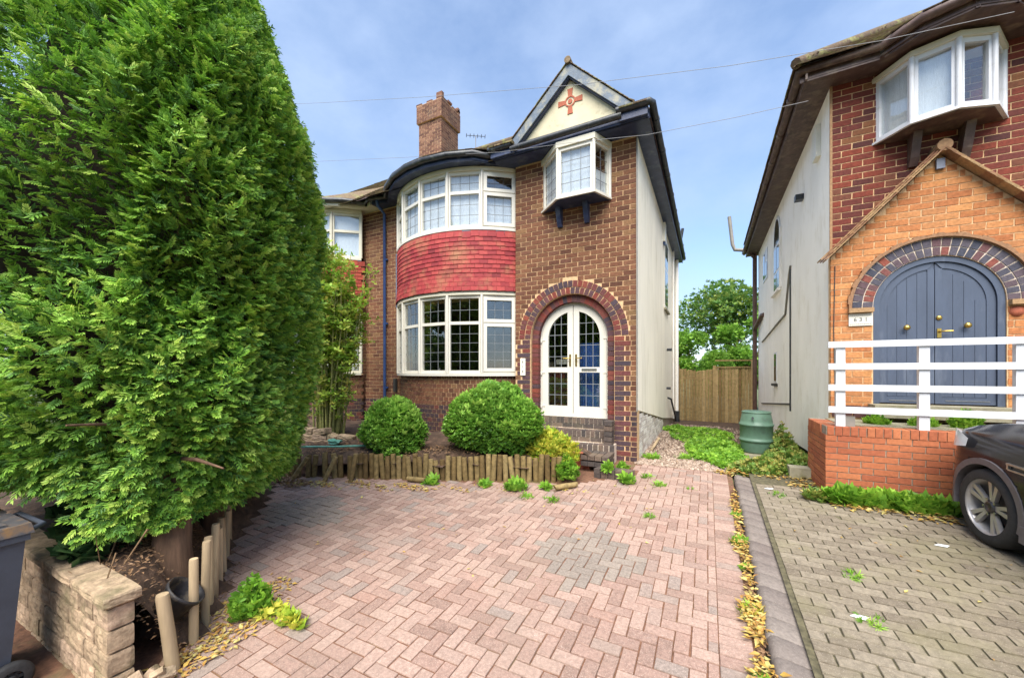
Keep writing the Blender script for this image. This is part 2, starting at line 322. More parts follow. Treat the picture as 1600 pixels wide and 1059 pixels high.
def rawmesh(name, V, F, rn, m, parent=None, smooth=False, **tg):
    me = bpy.data.meshes.new(name); cen = (V.min(0) + V.max(0)) / 2; V = V - cen; k = F.shape[1]
    me.vertices.add(len(V)); me.vertices.foreach_set('co', V.astype(np.float32).ravel())
    me.loops.add(F.size); me.loops.foreach_set('vertex_index', F.astype(np.int32).ravel())
    me.polygons.add(len(F)); me.polygons.foreach_set('loop_start', np.arange(0, F.size, k, dtype=np.int32))
    try: me.polygons.foreach_set('loop_total', np.full(len(F), k, dtype=np.int32))
    except Exception: pass
    at = me.attributes.new('rnd', 'FLOAT', 'POINT'); at.data.foreach_set('value', rn.astype(np.float32))
    me.polygons.foreach_set('use_smooth', np.full(len(F), smooth)); me.materials.append(m); me.update(calc_edges=True); me.validate()
    o = bpy.data.objects.new(name, me); C.objects.link(o); cv = Vector(cen); W[o] = cv
    if parent: o.parent = parent; o.location = cv - W[parent]
    else: o.location = cv
    return tag(o, **tg)
CAMP = np.array((0, 0, 1.8))
budget = {}
def pieces(name, items, mk, parent, root=None, limit=300, kind='worn', joined=None):
    """items (centre, axes, rnd): the nearest become parts of their own (up to limit over the root), the rest one joined part"""
    root = root or parent; key = (root.name, name); left = limit - budget.get(key, 0)
    items = sorted(items, key=lambda i: np.linalg.norm(np.array(i[0]) - CAMP))
    mo, ma = M[mk]
    for i, (c, ax, r) in enumerate(items[:left]):
        o = bpy.data.objects.new(name, unit_mesh(mk, mo, kind, i % 4)); C.objects.link(o); o.parent = parent
        mt = Matrix([[ax[j][k] for j in range(3)] + [c[k] - W[parent][k]] for k in range(3)] + [[0, 0, 0, 1]]); o.matrix_basis = mt
        W[o] = Vector(c)
    budget[key] = budget.get(key, 0) + min(left, len(items))
    rest = items[left:] if left > 0 else items
    if rest: bulk(joined or (name + 's'), rest, ma, parent, kind='stuff')
def item(c, w, d, h, rz=0, jit=.0, rnd=None, tilt=0, sl=0):
    ca, sa = math.cos(rz), math.sin(rz)
    c = (c[0] + random.uniform(-jit, jit), c[1] + random.uniform(-jit, jit), c[2] + random.uniform(-jit, jit))
    ax = ((ca * w / 2, sa * w / 2, 0), (-sa * d / 2, ca * d / 2, ca * d / 2 * sl), (0, 0, h / 2))
    if tilt:
        ct, st = math.cos(tilt), math.sin(tilt)
        ax = ((ca * w / 2 * ct, sa * w / 2 * ct, w / 2 * st), ax[1], (-ca * h / 2 * st, -sa * h / 2 * st, h / 2 * ct))
    return (c, ax, random.random() if rnd is None else rnd)
CH = .0885                                                   # course height of the old three inch bricks
def bond(p0, direc, length, z0, z1, keep=None, bl=.236, ch=CH, th=.05, out=.006, j=.013, hdr=False, off=0):
    """stretcher (or header) bond on a vertical plane starting at p0 (x,y), normal to the right of direc"""
    dx, dy = direc; nx, ny = dy, -dx; rz = math.atan2(dy, dx); res = []
    nrow = int(round((z1 - z0) / ch)); P = bl if not hdr else bl / 2
    for r_ in range(nrow):
        zc = z0 + (r_ + .5) * ch; u = -(P / 2 if (r_ + off) % 2 else 0)
        while u < length - .02:
            a_, b_ = max(u, 0) + j / 2, min(u + P, length) - j / 2
            if a_ < .03: a_ = 0
            if b_ > length - .03: b_ = length
            u += P
            if b_ - a_ < .03: continue
            um = (a_ + b_) / 2
            if keep:
                N_ = 10; ok = [keep(a_ + (b_ - a_) * (q + .5) / N_, zc, r_) for q in range(N_)]; best = (0, 0); q = 0
                while q < N_:
                    if ok[q]:
                        e = q
                        while e < N_ and ok[e]: e += 1
                        if e - q > best[1] - best[0]: best = (q, e)
                        q = e
                    else: q += 1
                if best[1] - best[0] < 2: continue
                a_, b_ = a_ + (b_ - a_) * best[0] / N_, a_ + (b_ - a_) * best[1] / N_; um = (a_ + b_) / 2
                if b_ - a_ < .03: continue
            o_ = out - th / 2 + random.uniform(-.0015, .0015)
            res.append(item((p0[0] + dx * um + nx * o_, p0[1] + dy * um + ny * o_, zc), b_ - a_, th, ch - j, rz))
    return res
def gz(x, y):                                                # the ground: a drive rising gently to the houses, a side passage falling behind
    if y < 7: z = .054 * (y - 3)
    else: z = .216 - .006 * (y - 7) if y < 11 else max(-.09, .192 - .055 * (y - 11))
    return z
def nz(x, y): return gz(x, y) + .06 + .03 * (max(x, .58) - .58)

# foliage: scatter a small template over points
def frame_from(dirs, up):
    d = dirs / (np.linalg.norm(dirs, axis=1, keepdims=True) + 1e-9)
    s_ = np.cross(d, up); s_ /= (np.linalg.norm(s_, axis=1, keepdims=True) + 1e-9); n_ = np.cross(s_, d)
    return d, s_, n_
def scatter(name, P, D, UP, size, tmpl, m, parent=None, rn=None, **tg):
    TV, TF, TR = tmpl; n = len(P); d, s_, n_ = frame_from(D, UP)
    sz = size[:, None, None]
    V = P[:, None, :] + sz * (TV[None, :, 0:1] * d[:, None, :] + TV[None, :, 1:2] * s_[:, None, :] + TV[None, :, 2:3] * n_[:, None, :])
    F = (TF[None] + (np.arange(n) * len(TV))[:, None, None]).reshape(-1, TF.shape[1])
    r = rng.random(n) if rn is None else rn
    RN = np.clip(r[:, None] * .75 + TR[None, :] * .3, 0, 1)
    return rawmesh(name, V.reshape(-1, 3), F, RN.ravel(), m, parent, **tg)
def T(vs, fs, rs): return (np.array(vs, float), np.array(fs, int), np.array(rs, float))
def frond_template(nside=5, seed=1):
    r = random.Random(seed); V = []; F = []; Rn = []
    def leaf(p, d, l, w, dz):
        b = len(V); dx, dy = d; px, py = -dy, dx
        V.extend([(p[0], p[1], p[2]), (p[0] + dx * l * .55 + px * w, p[1] + dy * l * .55 + py * w, p[2] + dz * .5 + .03), (p[0] + dx * l, p[1] + dy * l, p[2] + dz), (p[0] + dx * l * .55 - px * w, p[1] + dy * l * .55 - py * w, p[2] + dz * .5 + .03)])
        F.append((b, b + 1, b + 2, b + 3)); t = p[0]; Rn.extend([t * .5, t * .7 + .2, min(1, t + .45), t * .7 + .2])
    for i in range(nside):
        t = .12 + .72 * i / (nside - 1)
        for s_ in (-1, 1):
            an = R(48 - 14 * t + r.uniform(-8, 8)); l = (.46 - .26 * abs(t - .35)) * r.uniform(.8, 1.1)
            leaf((t, 0, -.10 * t * t), (math.cos(an), s_ * math.sin(an)), l, .062, -.10 * r.uniform(.3, 1.4))
    leaf((.7, 0, -.06), (1, 0), .38, .06, -.10)
    leaf((0, 0, 0), (1, 0), .8, .035, -.06)
    return T(V, F, Rn)
FROND = [frond_template(6, 1), frond_template(4, 5)]
LEAF = T([(0, 0, 0), (.35, .24, .07), (1, 0, -.06), (.35, -.24, .07)], [(0, 1, 2, 3)], [.1, .5, .9, .5])
def cluster(nl, seed, w=.2, spread=1.0):
    r = random.Random(seed); V = []; F = []; Rn = []
    for i in range(nl):
        an = 2 * math.pi * i / nl + r.uniform(-.4, .4); el = r.uniform(-.1, .9); d = Vector((math.cos(el) * math.cos(an) * spread + (1 - spread), math.cos(el) * math.sin(an), math.sin(el))).normalized()
        sd_ = d.cross(Vector((0, 0, 1))).normalized(); l = r.uniform(.7, 1.1); b = len(V)
        for q in (Vector((0, 0, 0)), d * l * .5 + sd_ * w, d * l, d * l * .5 - sd_ * w): V.append(tuple(q))
        F.append((b, b + 1, b + 2, b + 3)); Rn += [.1, .5, .9, .5]
    return T(V, F, Rn)
CLU = cluster(6, 3, .2); STAR = cluster(8, 9, .10); IVYT = cluster(5, 4, .36)
def blade_template():
    V = []; F = []; Rn = []; r = random.Random(4)
    for i in range(7):
        an = 2 * math.pi * i / 7 + r.uniform(-.3, .3); d = Vector((math.cos(an), math.sin(an), 0)); s_ = Vector((-d.y, d.x, 0)) * .05; b = len(V); l = r.uniform(.7, 1.1)
        P0 = Vector((0, 0, 0)); P1 = d * .25 * l + Vector((0, 0, .55 * l)); P2 = d * .75 * l + Vector((0, 0, .75 * l))
        for q in (P0 - s_ * .5, P0 + s_ * .5, P1 + s_, P1 - s_): V.append((q.z, q.x, q.y))
        for q in (P1 - s_, P1 + s_, P2, P2): V.append((q.z, q.x, q.y))
        F += [(b, b + 1, b + 2, b + 3), (b + 4, b + 5, b + 6, b + 7)]; Rn += [.1, .1, .5, .5, .5, .5, 1, 1]
    return T(V, F, Rn)
BLADE = blade_template()
def unitvec(n):
    v = rng.normal(size=(n, 3)); return v / np.linalg.norm(v, axis=1, keepdims=True)
def blob(name, cx, cy, z0, rx, ry, h, n, size, tmpl, m, parent=None, lump=.14, seed=0, shell=.25, low=-.2, boxy=1.0, taper=0, **tg):
    """leaf clumps in the outer shell of a lumpy dome"""
    d = unitvec(n * 2); d = d[d[:, 2] > low][:n]; r_ = np.random.default_rng(seed)
    K = unitvec(14); lumpv = 1 + lump * (np.max(np.exp(6 * (d @ K.T - 1)), axis=1) * 2 - 1)
    q = np.sign(d) * np.abs(d) ** boxy; rad = lumpv * (1 - shell * r_.random(len(d)) ** 1.6)
    tp = 1 - taper * np.clip(q[:, 2], -.3, 1)
    P = np.stack([cx + rx * q[:, 0] * rad * tp, cy + ry * q[:, 1] * rad * tp, z0 + h * (.42 + .58 * q[:, 2] * rad)], 1)
    D = d + unitvec(len(d)) * .55 + np.array([0, 0, .35]); UP = np.tile([0, 0, 1.], (len(d), 1)) + unitvec(len(d)) * .3
    return scatter(name, P, D, UP, size * (.7 + .6 * r_.random(len(d))), tmpl, m, parent, rn=np.clip(.25 + .5 * r_.random(len(d)) + .25 * (lumpv - 1) / lump * .6, 0, 1), **tg)
def clump(name, x, y, z, rx, ry, h, n, size, tmpl, m, parent=None, heap=.6, **tg):
    a_ = rng.random(n) * 2 * np.pi; rr = np.sqrt(rng.random(n)); P = np.stack([x + rx * rr * np.cos(a_), y + ry * rr * np.sin(a_), z + h * rng.random(n) * (1 - heap * rr)], 1)
    D = np.stack([np.cos(a_) * rr, np.sin(a_) * rr, np.full(n, .8)], 1) + unitvec(n) * .5
    return scatter(name, P, D, np.tile([0, 0, 1.], (n, 1)) + unitvec(n) * .4, size * (.6 + .8 * rng.random(n)), tmpl, m, parent, **tg)
def flatleaves(name, P, size, m, parent=None, lift=.01, **tg):
    n = len(P); a_ = rng.random(n) * 2 * np.pi; D = np.stack([np.cos(a_), np.sin(a_), rng.normal(0, .25, n)], 1)
    UP = np.tile([0, 0, 1.], (n, 1)) + unitvec(n) * .35; P = np.array(P); P[:, 2] += lift * rng.random(n)
    return scatter(name, P, D, UP, size * (.5 + rng.random(n)), LEAF, m, parent, **tg)

# ================================================================ THE GROUND
def grid_sheet(name, xs, ys, fz, m, **tg):
    mb = MB(); nx, ny = len(xs), len(ys)
    mb.add([(x, y, fz(x, y)) for y in ys for x in xs], [(j * nx + i, j * nx + i + 1, (j + 1) * nx + i + 1, (j + 1) * nx + i) for j in range(ny - 1) for i in range(nx - 1)], True)
    return mb.build(name, m, **tg)
far = [-300, -120, -60, -30, -16]
grid_sheet('ground', far + [-12, -8, -4, 0, 4, 8, 12] + [-v for v in far[::-1]], far + [-8, -4, 0, 3, 5, 7, 9, 11, 12, 13.5, 15, 16, 20, 30, 60, 120, 300], lambda x, y: gz(x, y) - .10, M['ground'], kind='structure')
# red block-paved drive: bedding sheet, then every block
drive_poly = [(-2.85, .2), (-2.95, 1.15), (-3.45, 1.52), (-4.3, 2.05), (-5.4, 2.80), (-6.5, 3.6), (-6.5, 3.95), (-1.9, 5.4), (-1.0, 6.3), (-1.12, 6.93), (.27, 6.93), (.27, .2)]
def inside(x, y, poly):
    c = False; n = len(poly)
    for i in range(n):
        x1, y1 = poly[i]; x2, y2 = poly[(i + 1) % n]
        if (y1 > y) != (y2 > y) and x < (x2 - x1) * (y - y1) / (y2 - y1) + x1: c = not c
    return c
dr = MB(); ys_ = [v * .5 for v in range(-10, 15)]
dr.add([(x, y, gz(x, y) - .0055) for y in ys_ for x in (-7.2, -3, .33)], [(j * 3 + i, j * 3 + i + 1, j * 3 + i + 4, j * 3 + i + 3) for j in range(len(ys_) - 1) for i in range(2)])
drive = dr.build('driveway', M['sand'], kind='structure')
def diamond(x, y, cx, cy, rx, ry): return abs(x - cx) / rx + abs(y - cy) / ry < 1
red, grey = [], []
Lp, Wp = .2, .1; slope = math.atan(.054)
for i in range(-90, 40):
    for j in range(-20, 90):
        # 90 degree herringbone: unit repeats on the diagonal
        k = (i - j) % 4
        if k == 0: cx, cy, w, d = (i + 1) * Wp, (j + .5) * Wp, Lp, Wp
        elif k == 2: cx, cy, w, d = (i + .5) * Wp, (j + 0) * Wp, Wp, Lp
        else: continue
        cx += -.0; 
        if cx + w / 2 > .066:
            x0 = cx - w / 2
            if x0 > .03: continue
            w = .066 - x0; cx = x0 + w / 2
        if not inside(cx - .02, cy, drive_poly) or cy < .9: continue
        sink = .0018 * math.sin(cx * 2.1) * math.cos(cy * 1.7)
        z = gz(cx, cy) - .03 + sink + random.uniform(-.002, .002)
        rz = random.gauss(0, .012); it = item((cx + random.gauss(0, .0012), cy + random.gauss(0, .0012), z), w - .009, d - .009, .06, rz, sl=.054 + random.gauss(0, .008))
        (grey if diamond(cx, cy, -1.02, 3.6, .62, .60) or diamond(cx, cy, -4.6, 3.2, .75, .55) else red).append(it)
for j in range(9, 69):
    cy = j * Wp + .05; red.append(item((.165, cy, gz(0, cy) - .03 + random.uniform(-.002, .002)), .194, .092, .06, random.gauss(0, .01), sl=.054))
random.shuffle(red)
pieces('paver', grey, 'gpaver', drive, limit=60, kind='slab', joined='grey_pavers')
budget[('driveway', 'paver')] = 60
pieces('paver', red, 'paver', drive, limit=300, kind='slab', joined='red_pavers')
# neighbour's drive
nd = MB(); nd.add([(x, y, nz(x, y) - .0075) for y in ys_ for x in (.55, 3, 9)], [(j * 3 + i, j * 3 + i + 1, j * 3 + i + 4, j * 3 + i + 3) for j in range(len(ys_) - 1) for i in range(2)])
ndr = nd.build('neighbour_driveway', M['nsand'], kind='structure')
ni = []
for j in range(5, 68):
    cy = j * .1 + .05; x = .60 - (.1 if j % 2 else 0)
    while x < 5.2:
        x0 = max(x, .60); x1 = x + .2; cx = (x0 + x1) / 2 - .012; x += .2
        if cy > 6.35 - .28 * (cx - .6) and cx < 1.4 and cy > 6.3: continue
        if cx > 1.3 and cy > 5.95: continue
        s_ = .002 * math.sin(cx * 3.1 + 1) * math.cos(cy * 2.3)
        ni.append(item((cx, cy, nz(cx, cy) - .03 + s_ + random.uniform(-.003, .003)), x1 - x0 - .009, .0905, .06, random.gauss(0, .012), sl=.054 + random.gauss(0, .012)))
pieces('paver', ni, 'npaver', ndr, kind='slab', joined='weathered_pavers')
# kerb of rounded blocks between the two drives
kb = MB(); kb.box(.345, .59, -5, 6.62, -.3, -.21); kerb = kb.build('kerb', M['mortar_d'], kind='structure')
kme = None
def kerb_mesh(variant):
    bm = bmesh.new(); pr = []; r = random.Random(variant)
    for k in range(11):
        t = k / 10; pr.append((-.115 + .23 * t, .058 * min(1, (t / .16 + .15)) ** .5 * (1 - .72 * t ** 1.4)))
    lo = [(-.115, -.08)] + pr + [(.115, -.08)]
    n = len(lo); vs = [[bm.verts.new((x + r.uniform(-.002, .002), yy, z)) for x, z in lo] for yy in (-.0985, -.094, .094, .0985)]
    for q in (0, 3):
        for v in vs[q]: v.co.z -= .003
    for a_ in range(3):
        for k in range(n - 1): bm.faces.new((vs[a_][k], vs[a_][k + 1], vs[a_ + 1][k + 1], vs[a_ + 1][k])).smooth = True
    bm.faces.new(vs[0][::-1]); bm.faces.new(vs[3])
    me = bpy.data.meshes.new('kerb_block'); bmesh.ops.recalc_face_normals(bm, faces=bm.faces); bm.to_mesh(me); bm.free(); me.materials.append(M['kerbs'][0]); return me
kms = [kerb_mesh(v) for v in range(3)]
for k in range(31):
    y = .55 + k * .2; o = bpy.data.objects.new('kerb_block', kms[k % 3]); C.objects.link(o); o.parent = kerb
    p = Vector((.465 + random.gauss(0, .002), y, gz(0, y) + .005)); o.location = p - W[kerb]; o.rotation_euler = (slope, random.gauss(0, .01), random.gauss(0, .008)); W[o] = p
# gravel side passage
gp = grid_sheet('gravel_passage', [-1.5, -.5, .5, 1.7], [6.9, 7.5, 9, 11, 12, 13.5, 15, 16, 17], lambda x, y: gz(x, y) - .008, M['soil'], kind='structure')
gi = []
for k in range(6500):
    x = random.uniform(-1.12, .8 if random.random() < .35 else .15); y = 6.88 + (random.random() ** 1.8) * 7; s_ = random.uniform(.008, .026)
    gi.append(item((x, y, gz(x, y) + s_ * .2), s_ * 1.6, s_ * 1.2, s_, random.uniform(0, 3), tilt=random.uniform(-.6, .6)))
bulk('gravel', gi, M['gravel'][1], kind='stuff')

# ================================================================ SEMI-DETACHED HOUSE (centre)
YF, XR, XL, EZ = 6.95, -1.10, -3.46, 5.91
YM = 7.20                                                    # main wall plane, set back from the porch block
house = thing('semi_detached_house', (-3.8, 7.2, .2), 'brown brick semi with red tiled curved bay, white arched glass doors and cream gable', 'house')
DX, DZ = -2.31, 2.44                                         # arch centre
def arc(cx, cz, r, n=28, a0=0, a1=math.pi): return [(cx + r * math.cos(a0 + (a1 - a0) * k / n), cz + r * math.sin(a0 + (a1 - a0) * k / n)) for k in range(n + 1)]
pts = [(XL, .0), (XL, EZ + .02), (XR, EZ + .02), (XR, .0), (DX + .82, .0)] + arc(DX, DZ, .82) + [(DX - .82, .0)]
mb = MB(); mb.prism([(x, YF, z) for x, z in pts], (0, .25, 0)); front = mb.build('front_wall', M['mortar'], house)
def kp(u, zc, row):
    x = XL + u
    for zz in (zc - .03, zc + .03):
        if zz > DZ:
            if math.hypot(x - DX, zz - DZ) < 1.078: return False
        elif abs(x - DX) < (1.008 if row % 2 else 1.122): return False
    return True
Z0 = .13; PL = Z0 + 11 * CH
allb = bond((XL, YF), (1, 0), XR - XL, Z0, EZ, kp)
up = [b for b in allb if b[0][2] > PL]; lo = [b for b in allb if b[0][2] <= PL]
pieces('brick', up, 'brick', front, house, 215); 
pieces('brick', lo, 'dbrick', front, house, 300, joined='dark_bricks')
# arch rings and toothed jambs
ab = []
for ring, (r0, r1, yo, th) in enumerate(((.952, 1.068, -.010, .06), (.824, .940, -.006, .10))):
    n = 33 if ring == 0 else 30
    for k in range(n):
        t = math.pi * (k + .5) / n; r = (r0 + r1) / 2; c, s_ = math.cos(t), math.sin(t); wt = math.pi * r / n - .012
        ab.append(((DX + c * r, YF + yo + th / 2, DZ + s_ * r), ((c * (r1 - r0) / 2, 0, s_ * (r1 - r0) / 2), (0, th / 2, 0), (-s_ * wt / 2, 0, c * wt / 2)), random.random()))
nr = int((DZ - Z0) / CH)
for r_ in range(nr + 1):
    zc = Z0 + (r_ + .5) * CH
    if zc > DZ - .02: break
    for sg in (-1, 1):
        e0 = .824; e1 = 1.0 + (.0 if r_ % 2 else .115)
        if sg > 0: e1 = min(e1, XR - DX - .005)
        x0, x1 = DX + sg * e0, DX + sg * (e1)
        ab.append(item(((x0 + x1) / 2, YF - .009 + .03, zc), abs(x1 - x0) - .012, .06, CH - .013))
pieces('arch_brick', ab, 'arch', front, house, 200)
mb = MB(); ro, ri = .826, .69
for k in range(27):
    a0, a1 = math.pi * k / 27, math.pi * (k + 1) / 27
    q = [(DX + r * math.cos(a_), 7.03, DZ + r * math.sin(a_)) for a_, r in ((a0, ri), (a0, ro), (a1, ro), (a1, ri))]
    mb.prism(q, (0, .19, 0))
mb.box(DX - ro, DX - ri, 7.03, 7.22, .3, DZ); mb.box(DX + ri, DX + ro, 7.03, 7.22, .3, DZ)
rev = mb.build('door_reveal', M['sand'], house)
ib = []
for k in range(26):
    t = math.pi * (k + .5) / 26; r = (ri + ro) / 2; c, s_ = math.cos(t), math.sin(t); wt = math.pi * r / 26 - .012
    for q, yy in enumerate((7.075, 7.17)):
        ib.append(((DX + c * (r - .010), yy - .004, DZ + s_ * (r - .010)), ((c * .068, 0, s_ * .068), (0, .042, 0), (-s_ * wt / 2, 0, c * wt / 2)), random.random()))
for r_ in range(nr):
    zc = Z0 + (r_ + .5) * CH
    for sg in (-1, 1):
        ib.append(item((DX + sg * ((ri + ro) / 2 - .008), 7.116, zc), .136, .185, CH - .013))
pieces('reveal_brick', ib, 'arch', rev, house, 120)

# ---- windows
def facet(root, p0, p1, z0, z1, trans=None, cols=3, rt=2, rb=4, opener=False, lead=True, mk='upvc', fw=.055, dark=False, deep=.07):
    """one framed light between plan points p0 and p1; frame, panes and leading become sub-parts of root"""
    p0 = Vector((p0[0], p0[1], 0)); p1 = Vector((p1[0], p1[1], 0)); u = (p1 - p0); Ln = u.length; u.normalize(); n = Vector((u.y, -u.x, 0))
    def B(m_, a0, a1, b0, b1, d0, d1):
        c = p0 + u * (a0 + a1) / 2 + n * (d0 + d1) / 2 + Vector((0, 0, (b0 + b1) / 2)); m_.obox(c, u * (a1 - a0) / 2, n * (d1 - d0) / 2, Vector((0, 0, (b1 - b0) / 2)))
    fr = MB(); d0, d1 = -deep, 0
    B(fr, 0, fw, z0, z1, d0, d1); B(fr, Ln - fw, Ln, z0, z1, d0, d1); B(fr, fw, Ln - fw, z0, z0 + fw, d0, d1); B(fr, fw, Ln - fw, z1 - fw, z1, d0, d1)
    cells = []
    if trans: B(fr, fw, Ln - fw, trans - fw * .5, trans + fw * .5, d0, d1); cells = [(z0 + fw, trans - fw * .5, rb), (trans + fw * .5, z1 - fw, rt)]
    else: cells = [(z0 + fw, z1 - fw, rb)]
    e = 0
    if opener:
        e = .045
        for (b0, b1, _) in cells:
            x0, x1 = fw * .55, Ln - fw * .55; c0, c1 = b0 - .02, b1 + .02
            B(fr, x0, x0 + e + .025, c0, c1, .0, .022); B(fr, x1 - e - .025, x1, c0, c1, .0, .022); B(fr, x0 + e + .025, x1 - e - .025, c0, c0 + e + .02, .0, .022); B(fr, x0 + e + .025, x1 - e - .025, c1 - e - .02, c1, .0, .022)
        e = .04
    fr.build('frame', M[mk], root)
    ld = MB()
    for (b0, b1, rows) in cells:
        g = MB(); B(g, fw - .004 + e, Ln - fw + .004 - e, b0 - .004 + e, b1 + .004 - e, -.040, -.034); g.build('pane', M['glass'], root)
        a0, a1, c0, c1 = fw + e, Ln - fw - e, b0 + e, b1 - e
        if lead:
            for k in range(1, cols): x = a0 + (a1 - a0) * k / cols; B(ld, x - .0035, x + .0035, c0, c1, -.034, -.027)
            for k in range(1, rows): z = c0 + (c1 - c0) * k / rows; B(ld, a0, a1, z - .0035, z + .0035, -.0335, -.0275)
    if lead: ld.build('leading', M['leading' if dark else 'leadd'], root)
BX, BY, BR, BA = -5.09, 8.53, 2.18, 47.2
def bp(deg, r=BR, cx=BX): t = R(deg); return (cx + r * math.sin(t), BY - r * math.cos(t))
def arcpts(r, z, cx=BX, n=30, a=BA, ext=None):
    p = [bp(-a + 2 * a * k / n, r, cx) for k in range(n + 1)]
    return [(x, y, z) for x, y in p]
def ring_slab(mb_, r0, r1, z0, z1, cx=BX, n=30, a=BA):
    for k in range(n):
        a0, a1 = -a + 2 * a * k / n, -a + 2 * a * (k + 1) / n
        q = [bp(a0, r0, cx), bp(a0, r1, cx), bp(a1, r1, cx), bp(a1, r0, cx)]
        vs = [(x, y, z0) for x, y in q] + [(x, y, z1) for x, y in q]; mb_.add(vs, [(0, 1, 2, 3), (4, 5, 6, 7), (0, 1, 5, 4), (1, 2, 6, 5), (2, 3, 7, 6), (3, 0, 4, 7)])
def bay(root, cx, dark_lower=True, tile='tile', mk='upvc', ntop=2, lead=True, trz=(2.78, 5.42), slim=False):
    up_ = MB().box(cx - .05, cx + .05, 7.0, 7.05, 4.70, 4.71)
    for (z0, z1, tr, rb, nm) in ((1.76, 3.34, trz[0], 5, 'low'), (4.70, 5.84, trz[1], 3, 'up')):
        w_ = MB(); ring_slab(w_, BR - .10, BR + .035, z0 - .055, z0 - .002, cx)          # sill
        win = w_.build('bay_window', M[mk], root)
        for k in range(5):
            a0, a1 = -BA + 2 * BA * k / 5, -BA + 2 * BA * (k + 1) / 5
            facet(win, bp(a0, BR, cx), bp(a1, BR, cx), z0, z1, tr, 3, ntop, rb, opener=(k == 4 and not slim), lead=lead, mk=mk, dark=(nm == 'low'), fw=.06)
        h_ = MB(); ring_slab(h_, BR - .10, BR + .03, z1 + .002, z1 + .075, cx); h_.build('head', M['upvc_w'], win)
        c_ = MB()
        for k in range(6):
            x, y = bp(-BA + 2 * BA * k / 5, BR + .012, cx); c_.tube([(x, y, z0), (x, y, z1)], .03, 6)
        c_.build('corner_post', M[mk], win)
bay(house, BX)
# brick skirt of the bay, headers on the curve
mb = MB(); ring_slab(mb, BR - .25, BR - .06, 0, 1.70); skirt = mb.build('bay_brickwork', M['mortar'], house)
bb = []; r = BR - .056
for r_ in range(int((1.70 - Z0) / CH) + 1):
    zc = Z0 + (r_ + .5) * CH
    if zc > 1.68: break
    n = 30; 
    for k in range(n):
        a_ = -BA + 2 * BA * (k + .5 + (.5 if r_ % 2 else 0)) / n
        if a_ > BA: continue
        x, y = bp(a_, r - .02); bb.append(item((x, y, zc), 2 * R(BA) * r / n - .013, .05, CH - .013, R(a_)))
pieces('brick', [b for b in bb if b[0][2] > PL], 'brick', skirt, house, 300, joined='bricks')
pieces('brick', [b for b in bb if b[0][2] <= PL], 'dbrick', skirt, house, 300, joined='dark_bricks')
# hung tiles
mb = MB(); ring_slab(mb, BR - .10, BR - .01, 3.40, 4.66); th = mb.build('tile_hanging', M['soil'], house)
def hung(root_, th_, cx, mk, key=None):
    ti = []; nrow = 13; g = (4.60 - 3.42) / nrow
    for r_ in range(nrow):
        zc = 3.42 + g * (r_ + .5) + .02; rr = BR + .022 + (.024 * (1 - r_ / 3) if r_ < 3 else 0); n = 21
        for k in range(n + 1):
            a_ = -BA + 2 * BA * (k + (.5 if r_ % 2 else 0)) / n
            if a_ > BA + .5: continue
            x, y = bp(a_, rr, cx); w = 2 * R(BA) * rr / n - .004; h = g + .035; tl = .30; ca, sa = math.cos(R(a_)), math.sin(R(a_))
            dz = random.gauss(0, .0025) - (.018 if (r_ == nrow - 1 and random.random() < .12) else 0)
            ax = ((ca * w / 2, sa * w / 2, 0), (-sa * .0075, ca * .0075, 0), (-sa * tl * h / 2 * 1, ca * tl * h / 2, h / 2))
            ti.append(((x, y, zc + dz), ax, random.random()))
    pieces('tile', ti, mk, th_, root_, 300)
hung(house, th, BX, 'tile')
mb = MB(); ring_slab(mb, BR - .02, BR + .02, 4.585, 4.645); mb.build('lead_apron', M['lead'], house)
mb = MB(); ring_slab(mb, BR - .05, BR + .03, 3.385, 3.405); mb.build('tile_soffit', M['concrete'], house)
# main wall left of and behind the bay, with the room openings left clear
XP = -7.42
mb = MB(); mb.box(XP, -6.60, YM, YM + .25, -.1, EZ); mb.box(-6.60, XL, YM, YM + .25, -.1, 1.74); mb.box(-6.60, XL, YM, YM + .25, 3.38, 4.68); mb.box(-6.60, XL, YM, YM + .25, 5.86, EZ)
mw = mb.build('main_wall', M['mortar'], house)
mbk = bond((XP, YM), (1, 0), .78, Z0, EZ, None)
pieces('brick', [b for b in mbk if b[0][2] > PL], 'brick', mw, house, 300, joined='bricks')
pieces('brick', [b for b in mbk if b[0][2] <= PL], 'dbrick', mw, house, 300, joined='dark_bricks')
mb = MB()
for sx, z0, z1 in ((-1, 3.4, 4.66),):
    x, y = bp(-BA - 1, BR + .01); mb.box(x - .06, x + .03, y - .01, YM - .001, z0 - .05, z1)
mb.build('lead_flashing', M['lead'], house)
# rooms behind the glass
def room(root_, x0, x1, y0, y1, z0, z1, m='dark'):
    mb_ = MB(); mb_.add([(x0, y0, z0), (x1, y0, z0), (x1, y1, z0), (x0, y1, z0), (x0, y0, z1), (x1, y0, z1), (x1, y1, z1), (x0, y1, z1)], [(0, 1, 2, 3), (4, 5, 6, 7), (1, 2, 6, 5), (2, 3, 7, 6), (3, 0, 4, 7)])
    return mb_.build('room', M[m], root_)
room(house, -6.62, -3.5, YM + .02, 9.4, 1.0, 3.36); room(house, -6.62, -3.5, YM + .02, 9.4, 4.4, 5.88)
def drape(root_, p0, p1, z0, z1, m, folds=.008, n=60, name='net_curtain'):
    mb_ = MB(); p0 = Vector((*p0, 0)); p1 = Vector((*p1, 0)); u = p1 - p0; nn = Vector((u.y, -u.x, 0)).normalized(); vs = []
    for k in range(n + 1):
        q = p0 + u * k / n + nn * folds * math.sin(k * 2.1)
        vs += [(q.x, q.y, z0), (q.x, q.y, z1)]
    mb_.add(vs, [(2 * k, 2 * k + 2, 2 * k + 3, 2 * k + 1) for k in range(n)], True); return mb_.build(name, M[m], root_, fix=False)
